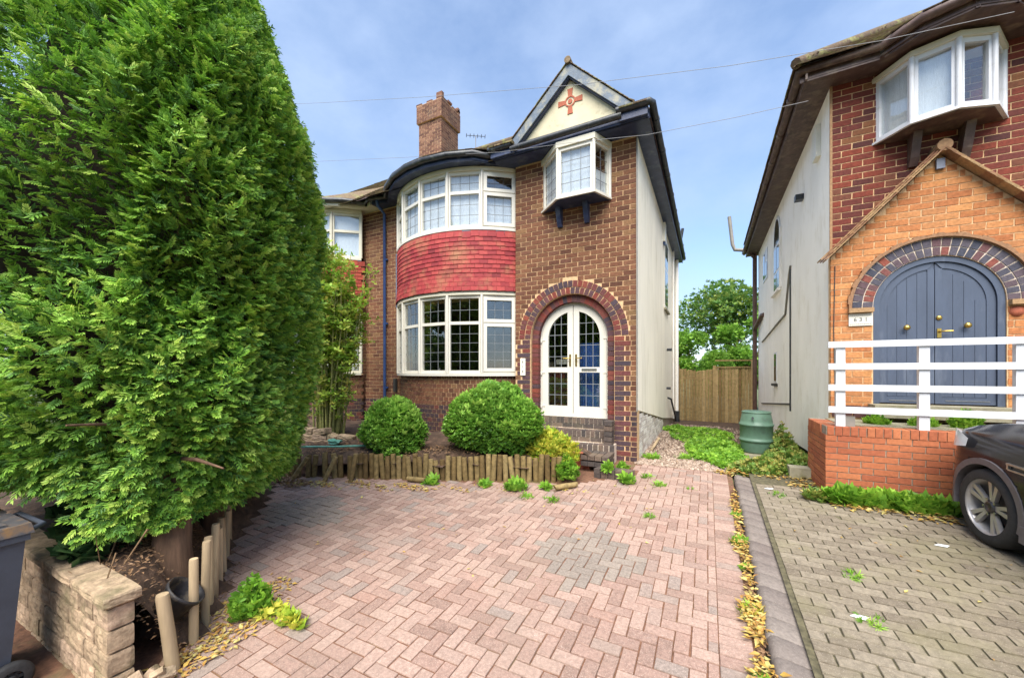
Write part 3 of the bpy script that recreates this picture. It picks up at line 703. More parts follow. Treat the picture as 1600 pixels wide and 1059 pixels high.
for k in range(5):
    a0, a1 = -BA + 2 * BA * k / 5, -BA + 2 * BA * (k + 1) / 5
    drape(house, bp(a0, BR - .10), bp(a1, BR - .10), 4.72, 5.83 if k < 4 else 5.40, 'net')
# side wall: cream render above a sloping bottom edge, whitewashed brick below
sw = [(YF + .004, EZ), (YF + .004, 1.13), (11.3, .52), (16.0, .02), (16.0, EZ)]
MB().prism([(XR + .002, y, z) for y, z in sw], (-.22, 0, 0)).build('rendered_side_wall', M['render'], house)
MB().prism([(XR - .035, y, z) for y, z in [(YF + .05, 1.2), (YF + .05, -.1), (16, -.3), (16, .1)]], (-.2, 0, 0)).build('side_plinth', M['mortar_d'], house)
sp = []
for r_ in range(14):
    zc = Z0 + (r_ + .5) * CH
    for k in range(22):
        y = YF + .02 + (k + .5 + (.5 if r_ % 2 else 0)) * .236
        if y > 11.4 or zc + .03 > 1.13 - .1455 * (y + .1 - YF): continue
        sp.append(item((XR - .033, y, zc), .05, .224, CH - .012))
pieces('plinth_brick', sp, 'wplinth', house, house, 150)
MB().box(XR - .01, XR + .012, YF - .02, YF + .012, 1.1, EZ).build('corner_bead', M['greyp'], house)
MB().box(XP, XR - .3, 15.8, 16, -.3, EZ).build('rear_wall', M['render'], house)
# ---- front doors
doors = thing('placeholder', (0, 0, 0), 'x', 'x'); bpy.data.objects.remove(doors)
YD = 7.20
mb = MB(); r1_, r0_ = .688, .60
n = 30
for k in range(n):
    a0, a1 = math.pi * k / n, math.pi * (k + 1) / n
    mb.prism([(DX + r * math.cos(a_), YD - .06, DZ + r * math.sin(a_)) for a_, r in ((a0, r0_ + .03), (a0, r1_), (a1, r1_), (a1, r0_ + .03))], (0, .08, 0))
mb.box(DX - r1_, DX - r0_ - .03, YD - .06, YD + .02, .93, DZ); mb.box(DX + r0_ + .03, DX + r1_, YD - .06, YD + .02, .93, DZ); mb.box(DX - r1_, DX + r1_, YD - .075, YD + .02, .90, .99)
mb.build('door_frame', M['upvc'], house)
for sg in (-1, 1):
    d_ = MB(); ro2 = .640; ri2 = .515
    def A(a_, r, flat=None): return (DX + sg * r * math.cos(a_), YD - .075, DZ + r * math.sin(a_))
    n = 18; cm = .115                                        # meeting stile half
    amax_o = math.acos(.006 / ro2); amax_i = math.acos(cm / ri2)
    for k in range(n):
        o0, o1 = amax_o * k / n, amax_o * (k + 1) / n; i0, i1 = amax_i * k / n, amax_i * (k + 1) / n
        d_.prism([A(i0, ri2), A(o0, ro2), A(o1, ro2), A(i1, ri2)], (0, .055, 0))
    zt = DZ + ri2 * math.sin(amax_i)
    def bx(u0, u1, z0, z1, y0=YD - .075, y1=YD - .02): x0, x1 = sorted((DX + sg * u0, DX + sg * u1)); d_.box(x0, x1, y0, y1, z0, z1)
    d_.prism([(DX + sg * .006, YD - .075, zt), A(amax_i, ri2), A(amax_o, ro2)], (0, .055, 0))
    bx(.006, cm, .99, zt); bx(ri2, ro2, .99, DZ); bx(cm, ri2, .99, 1.13); bx(cm, ri2, 1.78, 1.88)
    leaf = d_.build('door', M['upvc'], house)
    g_ = MB(); g_.box(*sorted((DX + sg * cm, DX + sg * ri2)), YD - .052, YD - .046, 1.13, 1.78); g_.build('pane', M['glass'], leaf)
    gp_ = [(DX + sg * cm, YD - .052, 1.88), (DX + sg * ri2, YD - .052, 1.88)] + [(DX + sg * ri2 * math.cos(amax_i * k / 14), YD - .052, DZ + ri2 * math.sin(amax_i * k / 14)) for k in range(15)]
    MB().prism(gp_, (0, .006, 0)).build('pane', M['glass'], leaf)
    l_ = MB()
    for k in (1, 2):
        u_ = cm + (ri2 - cm) * k / 3; x = DX + sg * u_; l_.box(x - .005, x + .005, YD - .058, YD - .051, 1.13, 1.78); l_.box(x - .005, x + .005, YD - .058, YD - .051, 1.88, DZ + math.sqrt(ri2 ** 2 - u_ ** 2))
    for z in (1.34, 1.56): l_.box(*sorted((DX + sg * cm, DX + sg * ri2)), YD - .0575, YD - .0515, z - .005, z + .005)
    for z in (2.09, 2.30, 2.51, 2.72): 
        xe = ri2 if z < DZ else math.sqrt(ri2 ** 2 - (z - DZ) ** 2); l_.box(*sorted((DX + sg * cm, DX + sg * xe)), YD - .0575, YD - .0515, z - .005, z + .005)
    l_.build('leading', M['leading'], leaf)
    h_ = MB(); x = DX + sg * .06; h_.box(x - .017, x + .017, YD - .087, YD - .074, 1.90, 2.13); h_.tube([(x, YD - .085, 2.05), (x, YD - .125, 2.05), (x + sg * .02, YD - .13, 2.05), (x + sg * .13, YD - .13, 2.052)], .011, 8); h_.build('handle', M['brass'], leaf)
    q_ = MB()
    for z in (1.12, 1.78, 2.42): q_.tube([(DX + sg * .66, YD - .085, z - .05), (DX + sg * .66, YD - .085, z + .05)], .014, 8); q_.box(*sorted((DX + sg * .58, DX + sg * .68)), YD - .085, YD - .074, z - .014, z + .014)
    q_.build('hinge', M['upvc'], leaf)
    if sg > 0:
        MB().box(DX + .17, DX + .46, YD - .088, YD - .074, 1.815, 1.855).build('letterbox', M['steel'], leaf)
drape(house, (DX + .02, YD + .16), (DX + .66, YD + .16), .95, 2.35, 'curtain', .02, 40, 'blue_curtain')
# porch interior: brick side wall and an inner white door
room(house, DX - .8, DX + .75, YD + .03, 8.6, .92, 3.3)
ih = MB().box(DX - .76, DX - .70, 7.4, 8.4, .93, 2.0).build('inner_brick_wall', M['mortar_d'], house)
pieces('inner_brick', [item((DX - .695, 7.5 + k * .236, .98 + r_ * CH), .02, .222, CH - .013) for r_ in range(11) for k in range(4)] + [item((DX - .55 + k * .236, 7.9, .98 + r_ * CH), .222, .02, CH - .013) for r_ in range(11) for k in range(2)], 'arch', ih, house, 100)
MB().box(DX - .22, DX - .12, 7.8, 7.86, .93, 2.6).box(DX - .6, DX - .22, 7.8, 7.86, 1.95, 2.06).build('inner_door_frame', M['upvc'], house)
# steps of dark blue brick
steps = thing('door_steps', (DX, 6.6, .2), 'curved dark blue brick steps rising to the white arched doors', 'steps')
sb = MB(); st_i = []
lev = [(.925, 7.15, 7.06, .82, 0), (.725, 7.05, 6.86, .82, .05), (.53, 6.84, 6.62, .86, .12)]
def front_y(x, yf, bow): return yf - bow * (1 - ((x - DX) / .8) ** 2)
for (zt, yb, yf, hw, bow) in lev:
    n = 14; top = [(DX - hw + 2 * hw * k / n, front_y(DX - hw + 2 * hw * k / n, yf, bow) + .012) for k in range(n + 1)]
    sb.prism([(x, y, 0.0) for x, y in top] + [(DX + hw, 7.2, 0), (DX - hw, 7.2, 0)], (0, 0, zt - .012))
    nb = 20
    for k in range(nb):
        x = DX - hw + 2 * hw * (k + .5) / nb; dy = front_y(x + .01, yf, bow) - front_y(x - .01, yf, bow)
        st_i.append(item((x, front_y(x, yf, bow) + .10, zt - .055), 2 * hw / nb - .009, .2, .11, math.atan2(dy, .02)))
    for k in range(8):
        x = DX - hw + 2 * hw * (k + .5) / 8; dy = front_y(x + .01, yf, bow) - front_y(x - .01, yf, bow)
        st_i.append(item((x, front_y(x, yf, bow) + .05, zt - .155), 2 * hw / 8 - .009, .1, .072, math.atan2(dy, .02)))
sbo = sb.build('step_core', M['mortar_w'], steps)
pieces('brick', st_i, 'blue', steps)
sl = MB(); sl.box(-3.0, -1.75, 6.25, 6.6, .1, .40); sl.build('slab', M['terr'], steps)
ex = []
for k in range(4): ex.append(item((-1.80 + .115 * k, 6.22, .40), .105, .22, .075)); ex.append(item((-1.80 + .115 * k, 6.22, .30), .11, .2, .075))
for k in range(4): ex.append(item((-1.80 + .115 * k + .0, 6.44, .40), .105, .21, .075)); ex.append(item((-1.80 + .115 * k + .0, 6.44, .30), .105, .21, .09))
for k in range(5): ex.append(item((-1.50 + .108 * k, 5.98, .26), .1, .215, .075, -.25)); ex.append(item((-1.50 + .108 * k, 5.98, .19), .1, .2, .07, -.25))
for k in range(3): ex.append(item((-1.62 + .01 * k, 6.70 + .0 * k, .33 + .08 * k), .24, .105, .072))
ex += [item((-1.55, 6.82, .26 + .09 * k), .14, .22, .078) for k in range(8)]
pieces('brick', ex, 'blue', steps)
# ---- eaves, gable, roof
def oct_path(): return [(x, y) for x, y, _ in arcpts(BR + .30, 0, n=8, a=BA + 2)]
bays = oct_path()
eave = [(-7.42, 6.80)] + [bays[0]] + bays[1:-1] + [bays[-1]]
eave = [p for p in eave if p[0] < -3.72] + [(-3.72, 6.62)]
GZ = 6.03
def eaves(root_, path, z, m_g, m_f, inner=None, soff=.40):
    gt = MB(); gt.tube([(x, y, z) for x, y in path], .058, 8); gt.build('gutter', M[m_g], root_)
    f_ = MB()
    for (x0, y0), (x1, y1) in zip(path[:-1], path[1:]):
        d = Vector((x1 - x0, y1 - y0, 0)); n_ = Vector((-d.y, d.x, 0)).normalized() * .07
        f_.bar((x0 + n_.x, y0 + n_.y, z - .035), (x1 + n_.x, y1 + n_.y, z - .035), .025, .17)
    f_.build('fascia', M[m_f], root_)
eaves(house, eave, GZ, 'gutter', 'navy')
s_ = MB(); s_.prism([(x, y + .05, 5.925) for x, y in eave] + [(-3.5, 6.7, 5.925), (-3.5, 7.4, 5.925), (-7.42, 7.4, 5.925)], (0, 0, .03)); s_.build('soffit', M['navy'], house)
# porch block eaves
MB().box(-3.74, -.85, 6.52, 7.3, 5.915, 5.95).box(-1.10, -.85, 7.3, 15.9, 5.915, 5.95).build('soffit', M['navy'], house)
MB().box(-.87, -.845, 6.55, 15.9, 5.90, 6.07).build('fascia', M['navy'], house)
MB().box(-3.25, -1.30, 6.56, 6.585, 5.90, 6.06).build('fascia', M['navy'], house)
for x0, x1 in ((-3.76, -3.26), (-1.30, -.86)):
    MB().box(x0, x1, 6.46, 6.62, 5.93, 6.05).build('boxed_eave', M['navy'], house)
    q_ = []
    for k in range(4):
        w = (x1 - x0) / 4; q_.append(item((x0 + w * (k + .5), 6.50, 6.10), w - .006, .26, .022, 0, .003)); q_.append(item((x0 + w * (k + .5), 6.51, 6.125), w - .006, .22, .02, 0, .003))
    pieces('kneeler_tile', q_, 'rtile', house, house, 60)
gt = MB(); gt.tube([(-3.32, 6.46, 6.0), (-1.27, 6.46, 6.02)], .055, 10); gt.build('gutter', M['gutter'], house)
gt = MB(); gt.tube([(-1.35, 6.44, 6.10), (-.82, 6.44, 6.10), (-.79, 6.5, 6.10), (-.79, 15.9, 6.06)], .056, 10); gt.tube([(-3.80, 6.44, 6.08), (-3.3, 6.44, 6.08)], .056, 10)
for k in range(9): gt.tube([(-.79, 6.9 + k * 1.05, 6.09), (-.79, 6.98 + k * 1.05, 6.09)], .064, 10)
gt.build('gutter', M['gutter'], house)
GX, GA, GY = -2.20, 7.25, 6.50                               # gable apex
hw, hb = 1.24, 6.06
MB().prism([(GX - hw + .08, 6.615, hb - .06), (GX + hw - .08, 6.615, hb - .06), (GX, 6.615, GA - .10)], (0, .15, 0)).build('gable_wall', M['gable'], house)
for sg in (-1, 1):
    a_ = Vector((GX, 0, GA)); b_ = Vector((GX + sg * hw, 0, hb)); d = (b_ - a_).normalized(); n_ = Vector((d.z * -sg, 0, d.x * sg)) ; n_ = n_ if n_.z > 0 else -n_
    P0, P1, P2, P3 = a_, b_, b_ - Vector((sg * .21, 0, 0)), a_ - Vector((0, 0, .21))
    MB().prism([(p.x, 6.50, p.z) for p in (P0, P1, P2, P3)], (0, .035, 0)).build('bargeboard', M['barge'], house)
    MB().prism([(p.x, 6.538, p.z) for p in (a_ - Vector((0, 0, .17)), b_ - Vector((sg * .17, 0, 0)), b_ - Vector((sg * .235, 0, 0)), a_ - Vector((0, 0, .235)))], (0, .085, 0)).build('barge_soffit', M['navy'], house)
    # tiled slopes behind and edge tiles
    t_ = []; Ls = (b_ - a_).length + .05; nrow = int(Ls / .1)
    for r_ in range(nrow):
        for k in range(13):
            c = a_ + d * (r_ + .5) * .1 + n_ * (.020 + .003 * random.random()); y = 6.475 + .165 * (k + .5)
            t_.append(((c.x, y, c.z), (tuple(d * .062 + n_ * .0015), (0, .081, 0), tuple(n_ * .005)), random.random()))
    pieces('gable_tile', t_, 'rtile', house, house, 60)
    MB().prism([(p.x, 6.53, p.z) for p in (a_, b_, b_ - Vector((sg * .05, 0, .02)), a_ - Vector((0, 0, .05)))], (0, 2.0, 0)).build('gable_roof', M['browng'], house)
MB().tube([(GX, 6.45, GA + .03), (GX, 8.3, GA + .03)], .06, 10).build('ridge_tile', M['rtile'][0], house)
# terracotta cross emblem
em = MB(); ez, ex_ = 6.64, GX
for a_ in (0, 90, 180, 270):
    c, s_ = math.cos(R(a_)), math.sin(R(a_)); p = lambda u, v: (ex_ + c * u - s_ * v, 6.603, ez + s_ * u + c * v)
    em.prism([p(.085, -.035), p(.225, -.05), p(.225, .05), p(.085, .035)], (0, .014, 0))
for k in range(20):
    a0, a1 = 2 * math.pi * k / 20, 2 * math.pi * (k + 1) / 20
    em.prism([(ex_ + r * math.cos(t), 6.601, ez + r * math.sin(t)) for t, r in ((a0, .075), (a0, .098), (a1, .098), (a1, .075))], (0, .016, 0))
em.prism([(ex_ + .042 * math.cos(t * math.pi / 5), 6.601, ez + .042 * math.sin(t * math.pi / 5)) for t in range(10)], (0, .016, 0))
em.build('cross_emblem', M['terr'], house)
def roof_plane(name, root_, o, u, v, nu, nv, mk, keep=None, g=.1, w=.165, lim=0, t=.012):
    o, u, v = Vector(o), Vector(u).normalized(), Vector(v).normalized(); n_ = u.cross(v).normalized(); n_ = n_ if n_.z > 0 else -n_; its = []
    for r_ in range(nv):
        for k in range(nu):
            c = o + u * (k + .5 + (.5 if r_ % 2 else 0)) * w + v * (r_ + .5) * g
            if keep and not keep(c): continue
            c = c + n_ * (random.random() * .006)
            its.append((tuple(c), (tuple(u * (w / 2 - .002)), tuple(v * g * .72 - n_ * .008), tuple(n_ * t / 2)), random.random()))
    if lim: pieces('roof_tile', its, mk, root_, root_, lim, joined=name)
    else: bulk(name, its, M[mk][1], root_, kind='stuff')
RS = .733; RY0, RZ0 = 6.75, 6.08; RIDY = 11.4; RIDZ = RZ0 + (RIDY - RY0) * RS
def rz_at(y): return RZ0 + (y - RY0) * RS
XH = -.82
mb = MB(); mb.add([(XP, RY0 - .2, rz_at(RY0 - .2) - .03), (XH, RY0 - .2, rz_at(RY0 - .2) - .03), (-5.4, RIDY, RIDZ - .03), (XP, RIDY, RIDZ - .03), (XH, 16.1, RZ0 - .05), (XP, 16.1, RZ0 - .05)], [(0, 1, 2, 3), (1, 4, 2), (4, 5, 3, 2)]); mb.build('roof', M['browng'], house)
vd = Vector((0, 1, RS)).normalized()
roof_plane('roof_tiles', house, (XP, RY0 - .2, rz_at(RY0 - .2)), (1, 0, 0), vd, 38, 62, 'rtile', lambda c: c.y < RIDY and c.x < XH - (c.y - RY0) * .98 and not (abs(c.x - GX) < hw and c.y < 7.6 and False))
roof_plane('roof_tiles', house, (XH + .02, 6.6, RZ0 - .02), (0, 1, 0), Vector((-.8, 0, .63)), 58, 10, 'rtile', lambda c: c.x > -3 - 9)
# bay roof: fan up to the main slope
fan = MB(); eo = [bays[0]] + bays[1:]; 
bt = []
for k in range(len(eo) - 1):
    (x0, y0), (x1, y1) = eo[k], eo[k + 1]; X0 = BX + (x0 - BX) * .9; X1 = BX + (x1 - BX) * .9; yt = 7.9
    A0, A1, A2, A3 = Vector((x0, y0, GZ + .05)), Vector((x1, y1, GZ + .05)), Vector((X1, yt, rz_at(yt) + .01)), Vector((X0, yt, rz_at(yt) + .01))
    fan.add([A0, A1, A2, A3], [(0, 1, 2, 3)]); nn = 4; nr_ = 18
    n_ = (A1 - A0).cross(A3 - A0).normalized(); n_ = n_ if n_.z > 0 else -n_
    for r_ in range(nr_):
        t0, t1 = r_ / nr_, (r_ + 1) / nr_; L0, L1 = A0.lerp(A3, (t0 + t1) / 2), A1.lerp(A2, (t0 + t1) / 2); v_ = (A3 - A0) / nr_
        for q in range(nn):
            u_ = (L1 - L0) / nn; c = L0 + u_ * (q + .5) + n_ * (.012 + .006 * random.random()); bt.append((tuple(c), (tuple(u_ * .49), tuple(v_ * .7 - n_ * .008), tuple(n_ * .006)), random.random()))
fan.build('bay_roof', M['browng'], house); bulk('bay_roof_tiles', bt, M['rtile'][1], house, kind='stuff')
MB().tube([(XP, RIDY, RIDZ + .03), (-5.4, RIDY, RIDZ + .03)], .09, 8).tube([(-5.4, RIDY, RIDZ + .03), (XH - .1, 6.8, RZ0 + .05)], .07, 8).build('ridge_tiles', M['rtile'][0], house)
# oriel window
def oriel(root_, pl, z0, z1, m_under, ztop, cols=3, rows=4, lead=True, brk=(), mk='upvc', bh=.34):
    o_ = MB(); o_.prism([(x, y, z0 - .04) for x, y in pl], (0, 0, .038)); base = o_.build('oriel_window', M[m_under], root_)
    cxm = sum(p[0] for p in pl) / len(pl)
    out_ = [((x - cxm) * 1.07 + cxm, y - (.035 if 0 < i < len(pl) - 1 else .0)) for i, (x, y) in enumerate(pl)]
    MB().prism([(x, y, z0 - .028) for x, y in out_], (0, 0, .03)).build('sill', M[mk], base)
    MB().prism([(x, y, z1) for x, y in out_], (0, 0, ztop - z1)).build('head', M['upvc_w'], base)
    for i in range(len(pl) - 1):
        side = i in (0, len(pl) - 2)
        facet(base, pl[i], pl[i + 1], z0, z1, None, 2 if side else cols, 0, rows, opener=False, lead=lead, mk=mk, fw=.06 if not side else .05)
        (x0, y0), (x1, y1) = pl[i], pl[i + 1]
        c_ = MB(); c_.tube([(x1, y1, z0), (x1, y1, z1)], .032, 6); c_.build('corner_post', M[mk], base)
    for bx_ in brk:
        b_ = MB(); yw = pl[0][1]; b_.prism([(bx_ - .045, yw, z0 - .04 - bh), (bx_ - .045, yw - .05, z0 - .04 - bh), (bx_ - .045, yw - .10, z0 - .04 - bh * .75), (bx_ - .045, yw - .16, z0 - .04 - bh * .3), (bx_ - .045, yw - .20, z0 - .04), (bx_ - .045, yw, z0 - .04)], (.09, 0, 0)); b_.build('bracket', M[m_under], base)
    return base
o1 = oriel(house, [(-2.86, YF), (-2.41, 6.53), (-1.75, 6.53), (-1.57, YF)], 4.91, 5.80, 'navy', 5.90, brk=(-2.50, -1.98), mk='upvc')
drape(house, (-2.38, 6.62), (-1.80, 6.62), 4.95, 5.78, 'net', .008, 40); drape(house, (-1.76, 6.66), (-1.64, 6.92), 4.95, 5.35, 'net', .004, 20); drape(house, (-2.78, 6.94), (-2.42, 6.62), 4.95, 5.78, 'net', .006, 20)
# chimney stands on the adjoining side, see below. Pipes, plaque, lamps on this house
dp = MB(); dp.tube([(-7.22, 6.86, 5.98), (-7.22, 6.90, 5.86), (-7.22, 7.12, 5.74), (-7.22, 7.13, .4)], .036, 10)
for z in (1.4, 3.0, 4.6): dp.box(-7.28, -7.16, 7.13, 7.2, z - .02, z + .02)
dp.build('downpipe', M['bluepipe'], house)
mb = MB().box(-6.93, -6.86, 7.12, 7.2, 1.30, 1.62); mb.build('air_brick', M['dark'], house)
mb = MB().box(XR, XR + .07, 11.2, 11.5, 5.35, 5.86); al = mb.build('alarm_box', M['plaque'], house); MB().box(XR + .01, XR + .06, 11.25, 11.45, 5.29, 5.345).build('alarm_lamp', M['bluepipe'], al)
# side window, pipes
wi = MB(); wi.box(XR - .02, XR + .02, 11.6, 12.6, 3.6, 5.6); sw_ = wi.build('side_window', M['upvc'], house); MB().box(XR + .02, XR + .025, 11.7, 12.5, 3.7, 4.7).box(XR + .02, XR + .025, 11.7, 12.5, 4.78, 5.5).build('pane', M['glass'], sw_)
MB().box(XR - .02, XR + .07, 11.5, 12.7, 3.53, 3.58).build('window_sill', M['concrete'], house)
pp = MB(); pp.tube([(XR + .08, 15.4, 5.9), (XR + .08, 15.4, 0)], .06, 10); pp.tube([(XR + .05, 14.2, 5.9), (XR + .05, 14.2, .2)], .03, 8); pp.build('soil_pipe', M['render_w'], house)
MB().tube([(XR + .09, 15.4, .35), (XR + .09, 15.4, -.1)], .09, 10).tube([(XR + .2, 15.3, 6.1), (XR + .2, 15.0, 6.3), (XR + .3, 15.0, 6.9)], .05, 8).build('pipe_collar', M['gutter'], house)
MB().tube([(XR, 12.6, 1.0), (XR + .1, 12.7, .95), (XR + .08, 14.8, .12)], .028, 8).tube([(XR, 12.4, 2.45), (XR + .14, 12.4, 2.45)], .04, 8).tube([(XR, 12.3, 1.3), (XR + .12, 12.3, 1.3)], .035, 8).build('waste_pipe', M['gutter'], house)
def text(body, size, loc, rot, m, parent, name='lettering', ext=.002):
    cu = bpy.data.curves.new(name, 'FONT'); cu.body = body; cu.size = size; cu.extrude = ext; cu.align_x = 'CENTER'; cu.align_y = 'CENTER'
    o = bpy.data.objects.new('tmp', cu); C.objects.link(o); bpy.context.view_layer.update()
    me = bpy.data.meshes.new_from_object(o); bpy.data.objects.remove(o); me.materials.clear(); me.materials.append(m)
    o = bpy.data.objects.new(name, me); C.objects.link(o); o.parent = parent; o.location = Vector(loc) - W[parent]; o.rotation_euler = rot; W[o] = Vector(loc); return o
pq = MB().box(-3.345, -3.235, YF - .028, YF - .008, 1.72, 2.06); pl_ = pq.build('number_plaque', M['plaque'], house)
for ch_, z in (('6', 1.99), ('1', 1.89), ('9', 1.79)): text(ch_, .07, (-3.29, YF - .030, z), (R(90), 0, 0), M['ink'], pl_, 'figure')

# ================================================================ ADJOINING HOUSE (left half of the pair)
adj = thing('adjoining_house', (-10, 7.2, .2), 'left half of the brick pair, half hidden by the tall hedge, with chimney', 'house')
AX = -9.55
bay(adj, AX, tile='adjtile', mk='upvc_w', lead=False, slim=True, trz=(2.9, 5.38))
mb = MB(); ring_slab(mb, BR - .25, BR - .06, 0, 1.70, AX); ask = mb.build('bay_brickwork', M['mortar'], adj)
bb = []
for r_ in range(18):
    zc = Z0 + (r_ + .5) * CH
    if zc > 1.68: break
    for k in range(15, 30):
        a_ = -BA + 2 * BA * (k + .5 + (.5 if r_ % 2 else 0)) / 30
        if a_ > BA: continue
        x, y = bp(a_, BR - .076, AX); bb.append(item((x, y, zc), 2 * R(BA) * BR / 30 - .013, .05, CH - .013, R(a_)))
pieces('brick', [b for b in bb if b[0][2] > PL], 'brick', ask, adj, 300); pieces('brick', [b for b in bb if b[0][2] <= PL], 'dbrick', ask, adj, 300)
mb = MB(); ring_slab(mb, BR - .10, BR - .01, 3.40, 4.66, AX); ath = mb.build('tile_hanging', M['soil'], adj); hung(adj, ath, AX, 'adjtile')
mb = MB(); ring_slab(mb, BR - .02, BR + .02, 4.585, 4.645, AX); mb.build('lead_apron', M['lead'], adj)
mb = MB(); mb.box(-8.05, XP - .004, YM, YM + .25, -.1, EZ); mb.box(-11.1, -8.05, YM, YM + .25, -.1, 1.74); mb.box(-11.1, -8.05, YM, YM + .25, 3.38, 4.68); mb.box(-11.1, -8.05, YM, YM + .25, 5.86, EZ); mb.box(-14, -11.1, YM, YM + .25, -.1, EZ)
amw = mb.build('main_wall', M['mortar'], adj)
ab_ = bond((-8.05, YM), (1, 0), .63, Z0, EZ)
pieces('brick', [b for b in ab_ if b[0][2] > PL], 'brick', amw, adj, 300); pieces('brick', [b for b in ab_ if b[0][2] <= PL], 'dbrick', amw, adj, 300)
MB().box(-14, -13.8, YM + .25, 15.8, -.3, EZ).box(-14, XP - .01, 15.8, 16, -.3, EZ).build('side_wall', M['render'], adj)
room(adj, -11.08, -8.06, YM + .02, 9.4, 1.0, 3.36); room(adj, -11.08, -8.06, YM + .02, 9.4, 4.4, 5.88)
for k in range(5):
    a0, a1 = -BA + 2 * BA * k / 5, -BA + 2 * BA * (k + 1) / 5
    drape(adj, bp(a0, BR - .10, AX), bp(a1, BR - .10, AX), 4.72, 5.83, 'net')
    p0, p1 = Vector(bp(a0, BR - .18, AX)), Vector(bp(a1, BR - .18, AX)); bl = MB()
    for q in range(8):
        c = p0.lerp(p1, (q + .5) / 8); bl.obox((c.x, c.y, 2.5), (.025, .02, 0), (.001, -.001, 0), (0, 0, .68))
    bl.build('vertical_blind', M['blind'], adj)
abays = [(x, y) for x, y, _ in arcpts(BR + .30, 0, AX, 8, BA + 2)]
eaves(adj, [(-14, 6.8)] + abays + [(-7.42, 6.80)], GZ, 'gutter', 'upvc_w')
MB().prism([(x, y + .05, 5.925) for x, y in [(-14, 6.8)] + abays + [(-7.425, 6.8)]] + [(-7.425, 7.4, 5.925), (-14, 7.4, 5.925)], (0, 0, .03)).build('soffit', M['upvc_w'], adj)
mb = MB(); mb.add([(-14.3, RY0 - .2, rz_at(RY0 - .2) - .03), (XP - .002, RY0 - .2, rz_at(RY0 - .2) - .03), (XP - .002, RIDY, RIDZ - .03), (-14.3 + 4, RIDY, RIDZ - .03), (-14.3, 16.1, RZ0), (XP - .002, 16.1, RZ0)], [(0, 1, 2, 3), (0, 3, 4), (4, 3, 2, 5)]); mb.build('roof', M['browng'], adj)
roof_plane('roof_tiles', adj, (-14.2, RY0 - .2, rz_at(RY0 - .2)), (1, 0, 0), vd, 40, 62, 'rtile', lambda c: c.y < RIDY and c.x > -14.3 + (c.y - RY0) * .85 and c.x < XP)
fan = MB()
for k in range(len(abays) - 1):
    (x0, y0), (x1, y1) = abays[k], abays[k + 1]; X0 = AX + (x0 - AX) * .9; X1 = AX + (x1 - AX) * .9
    fan.add([(x0, y0, GZ + .05), (x1, y1, GZ + .05), (X1, 7.9, rz_at(7.9) + .02), (X0, 7.9, rz_at(7.9) + .02)], [(0, 1, 2, 3)])
fan.build('bay_roof', M['rtile'][0], adj)
MB().tube([(-10.3, RIDY, RIDZ + .03), (XP - .01, RIDY, RIDZ + .03)], .09, 8).build('ridge_tiles', M['rtile'][0], adj)
# chimney
mb = MB(); cx0, cx1, cy0, cy1 = -9.22, -8.24, 10.75, 11.75; mb.box(cx0, cx1, cy0, cy1, 8.2, 10.62); mb.box(cx0 - .06, cx1 + .06, cy0 - .06, cy1 + .06, 10.62, 11.25); chm = mb.build('chimney', M['mortar'], adj)
cb = []
for e, z0, z1 in ((0, 8.6, 10.62), (.06, 10.62, 11.25)):
    cb += bond((cx0 - e, cy0 - e), (1, 0), cx1 - cx0 + 2 * e, z0, z1); cb += bond((cx1 + e, cy0 - e), (0, 1), cy1 - cy0 + 2 * e, z0, z1)
pieces('chimney_brick', cb, 'chim', chm, adj, 300)
cr = []
for k, x in enumerate((cx0 + .02, cx1 - .06, (cx0 + cx1) / 2)):
    for q in range(3 if k == 1 else 1): cr.append(item((x, cy0 + .02, 11.29 + q * .08), .24, .12, .076)); cr.append(item((x, cy1 - .02, 11.29 + q * .08), .24, .12, .076))
for k in range(4): cr.append(item((cx1 + .0, cy0 + .2 + k * .25, 11.29 + (.08 if k % 2 else 0)), .12, .22, .076))
pieces('chimney_brick', cr, 'chim', chm, adj, 300)
MB().lathe((cx1 - .25, cy1 - .3, 11.2), [(.12, 0), (.11, .3), (.13, .31), (.13, .36), (.0, .37)], 12).build('chimney_pot', M['gutter'], chm)
aer = thing('television_aerial', (-8.0, 12.6, 9.4), 'small rooftop aerial just right of the chimney', 'aerial')
MB().tube([(-8.0, 12.6, 8.4), (-8.0, 12.6, 10.9)], .014, 6).build('mast', M['greyp'], aer)
a_ = MB().tube([(-8.3, 12.4, 10.9), (-7.7, 12.8, 10.9)], .012, 6)
for k in range(6): a_.tube([(-8.3 + k * .12 - .07, 12.4 + k * .08 + .1, 10.9), (-8.3 + k * .12 + .07, 12.4 + k * .08 - .1, 10.9)], .012, 5)
a_.build('antenna', M['gutter'], aer)

# ================================================================ NEIGHBOUR HOUSE (right)
HX, HY = 1.60, 7.10
nh = thing('neighbour_house', (4, 8, .3), 'red brick house with orange gabled porch, slate blue arched doors and white rendered side', 'house')
mb = MB(); mb.box(HX, 8.5, HY, HY + .25, 0, 5.93); nw = mb.build('front_wall', M['mortar'], nh)
PXa, PZa, PX0, PX1 = 2.686, 4.62, 1.57, 3.80
def porch_top(x): return PZa - abs(x - PXa) * 1.065
ub = bond((HX, HY), (1, 0), 3.4, 3.2, 5.9, lambda u, zc, r_: zc > porch_top(HX + u) - .12)
DN, DNZ, DR = 2.655, 2.68, .625
NZ0 = 1.19
pw = [(PX0, .6), (PX0, porch_top(PX0)), (PXa, PZa), (PX1, porch_top(PX1)), (PX1, .6), (DN + DR, .6)] + arc(DN, DNZ, DR) + [(DN - DR, .6)]
mb = MB(); mb.prism([(x, 6.98, z) for x, z in pw], (0, .118, 0)); npw = mb.build('porch_wall', M['mortar'], nh)
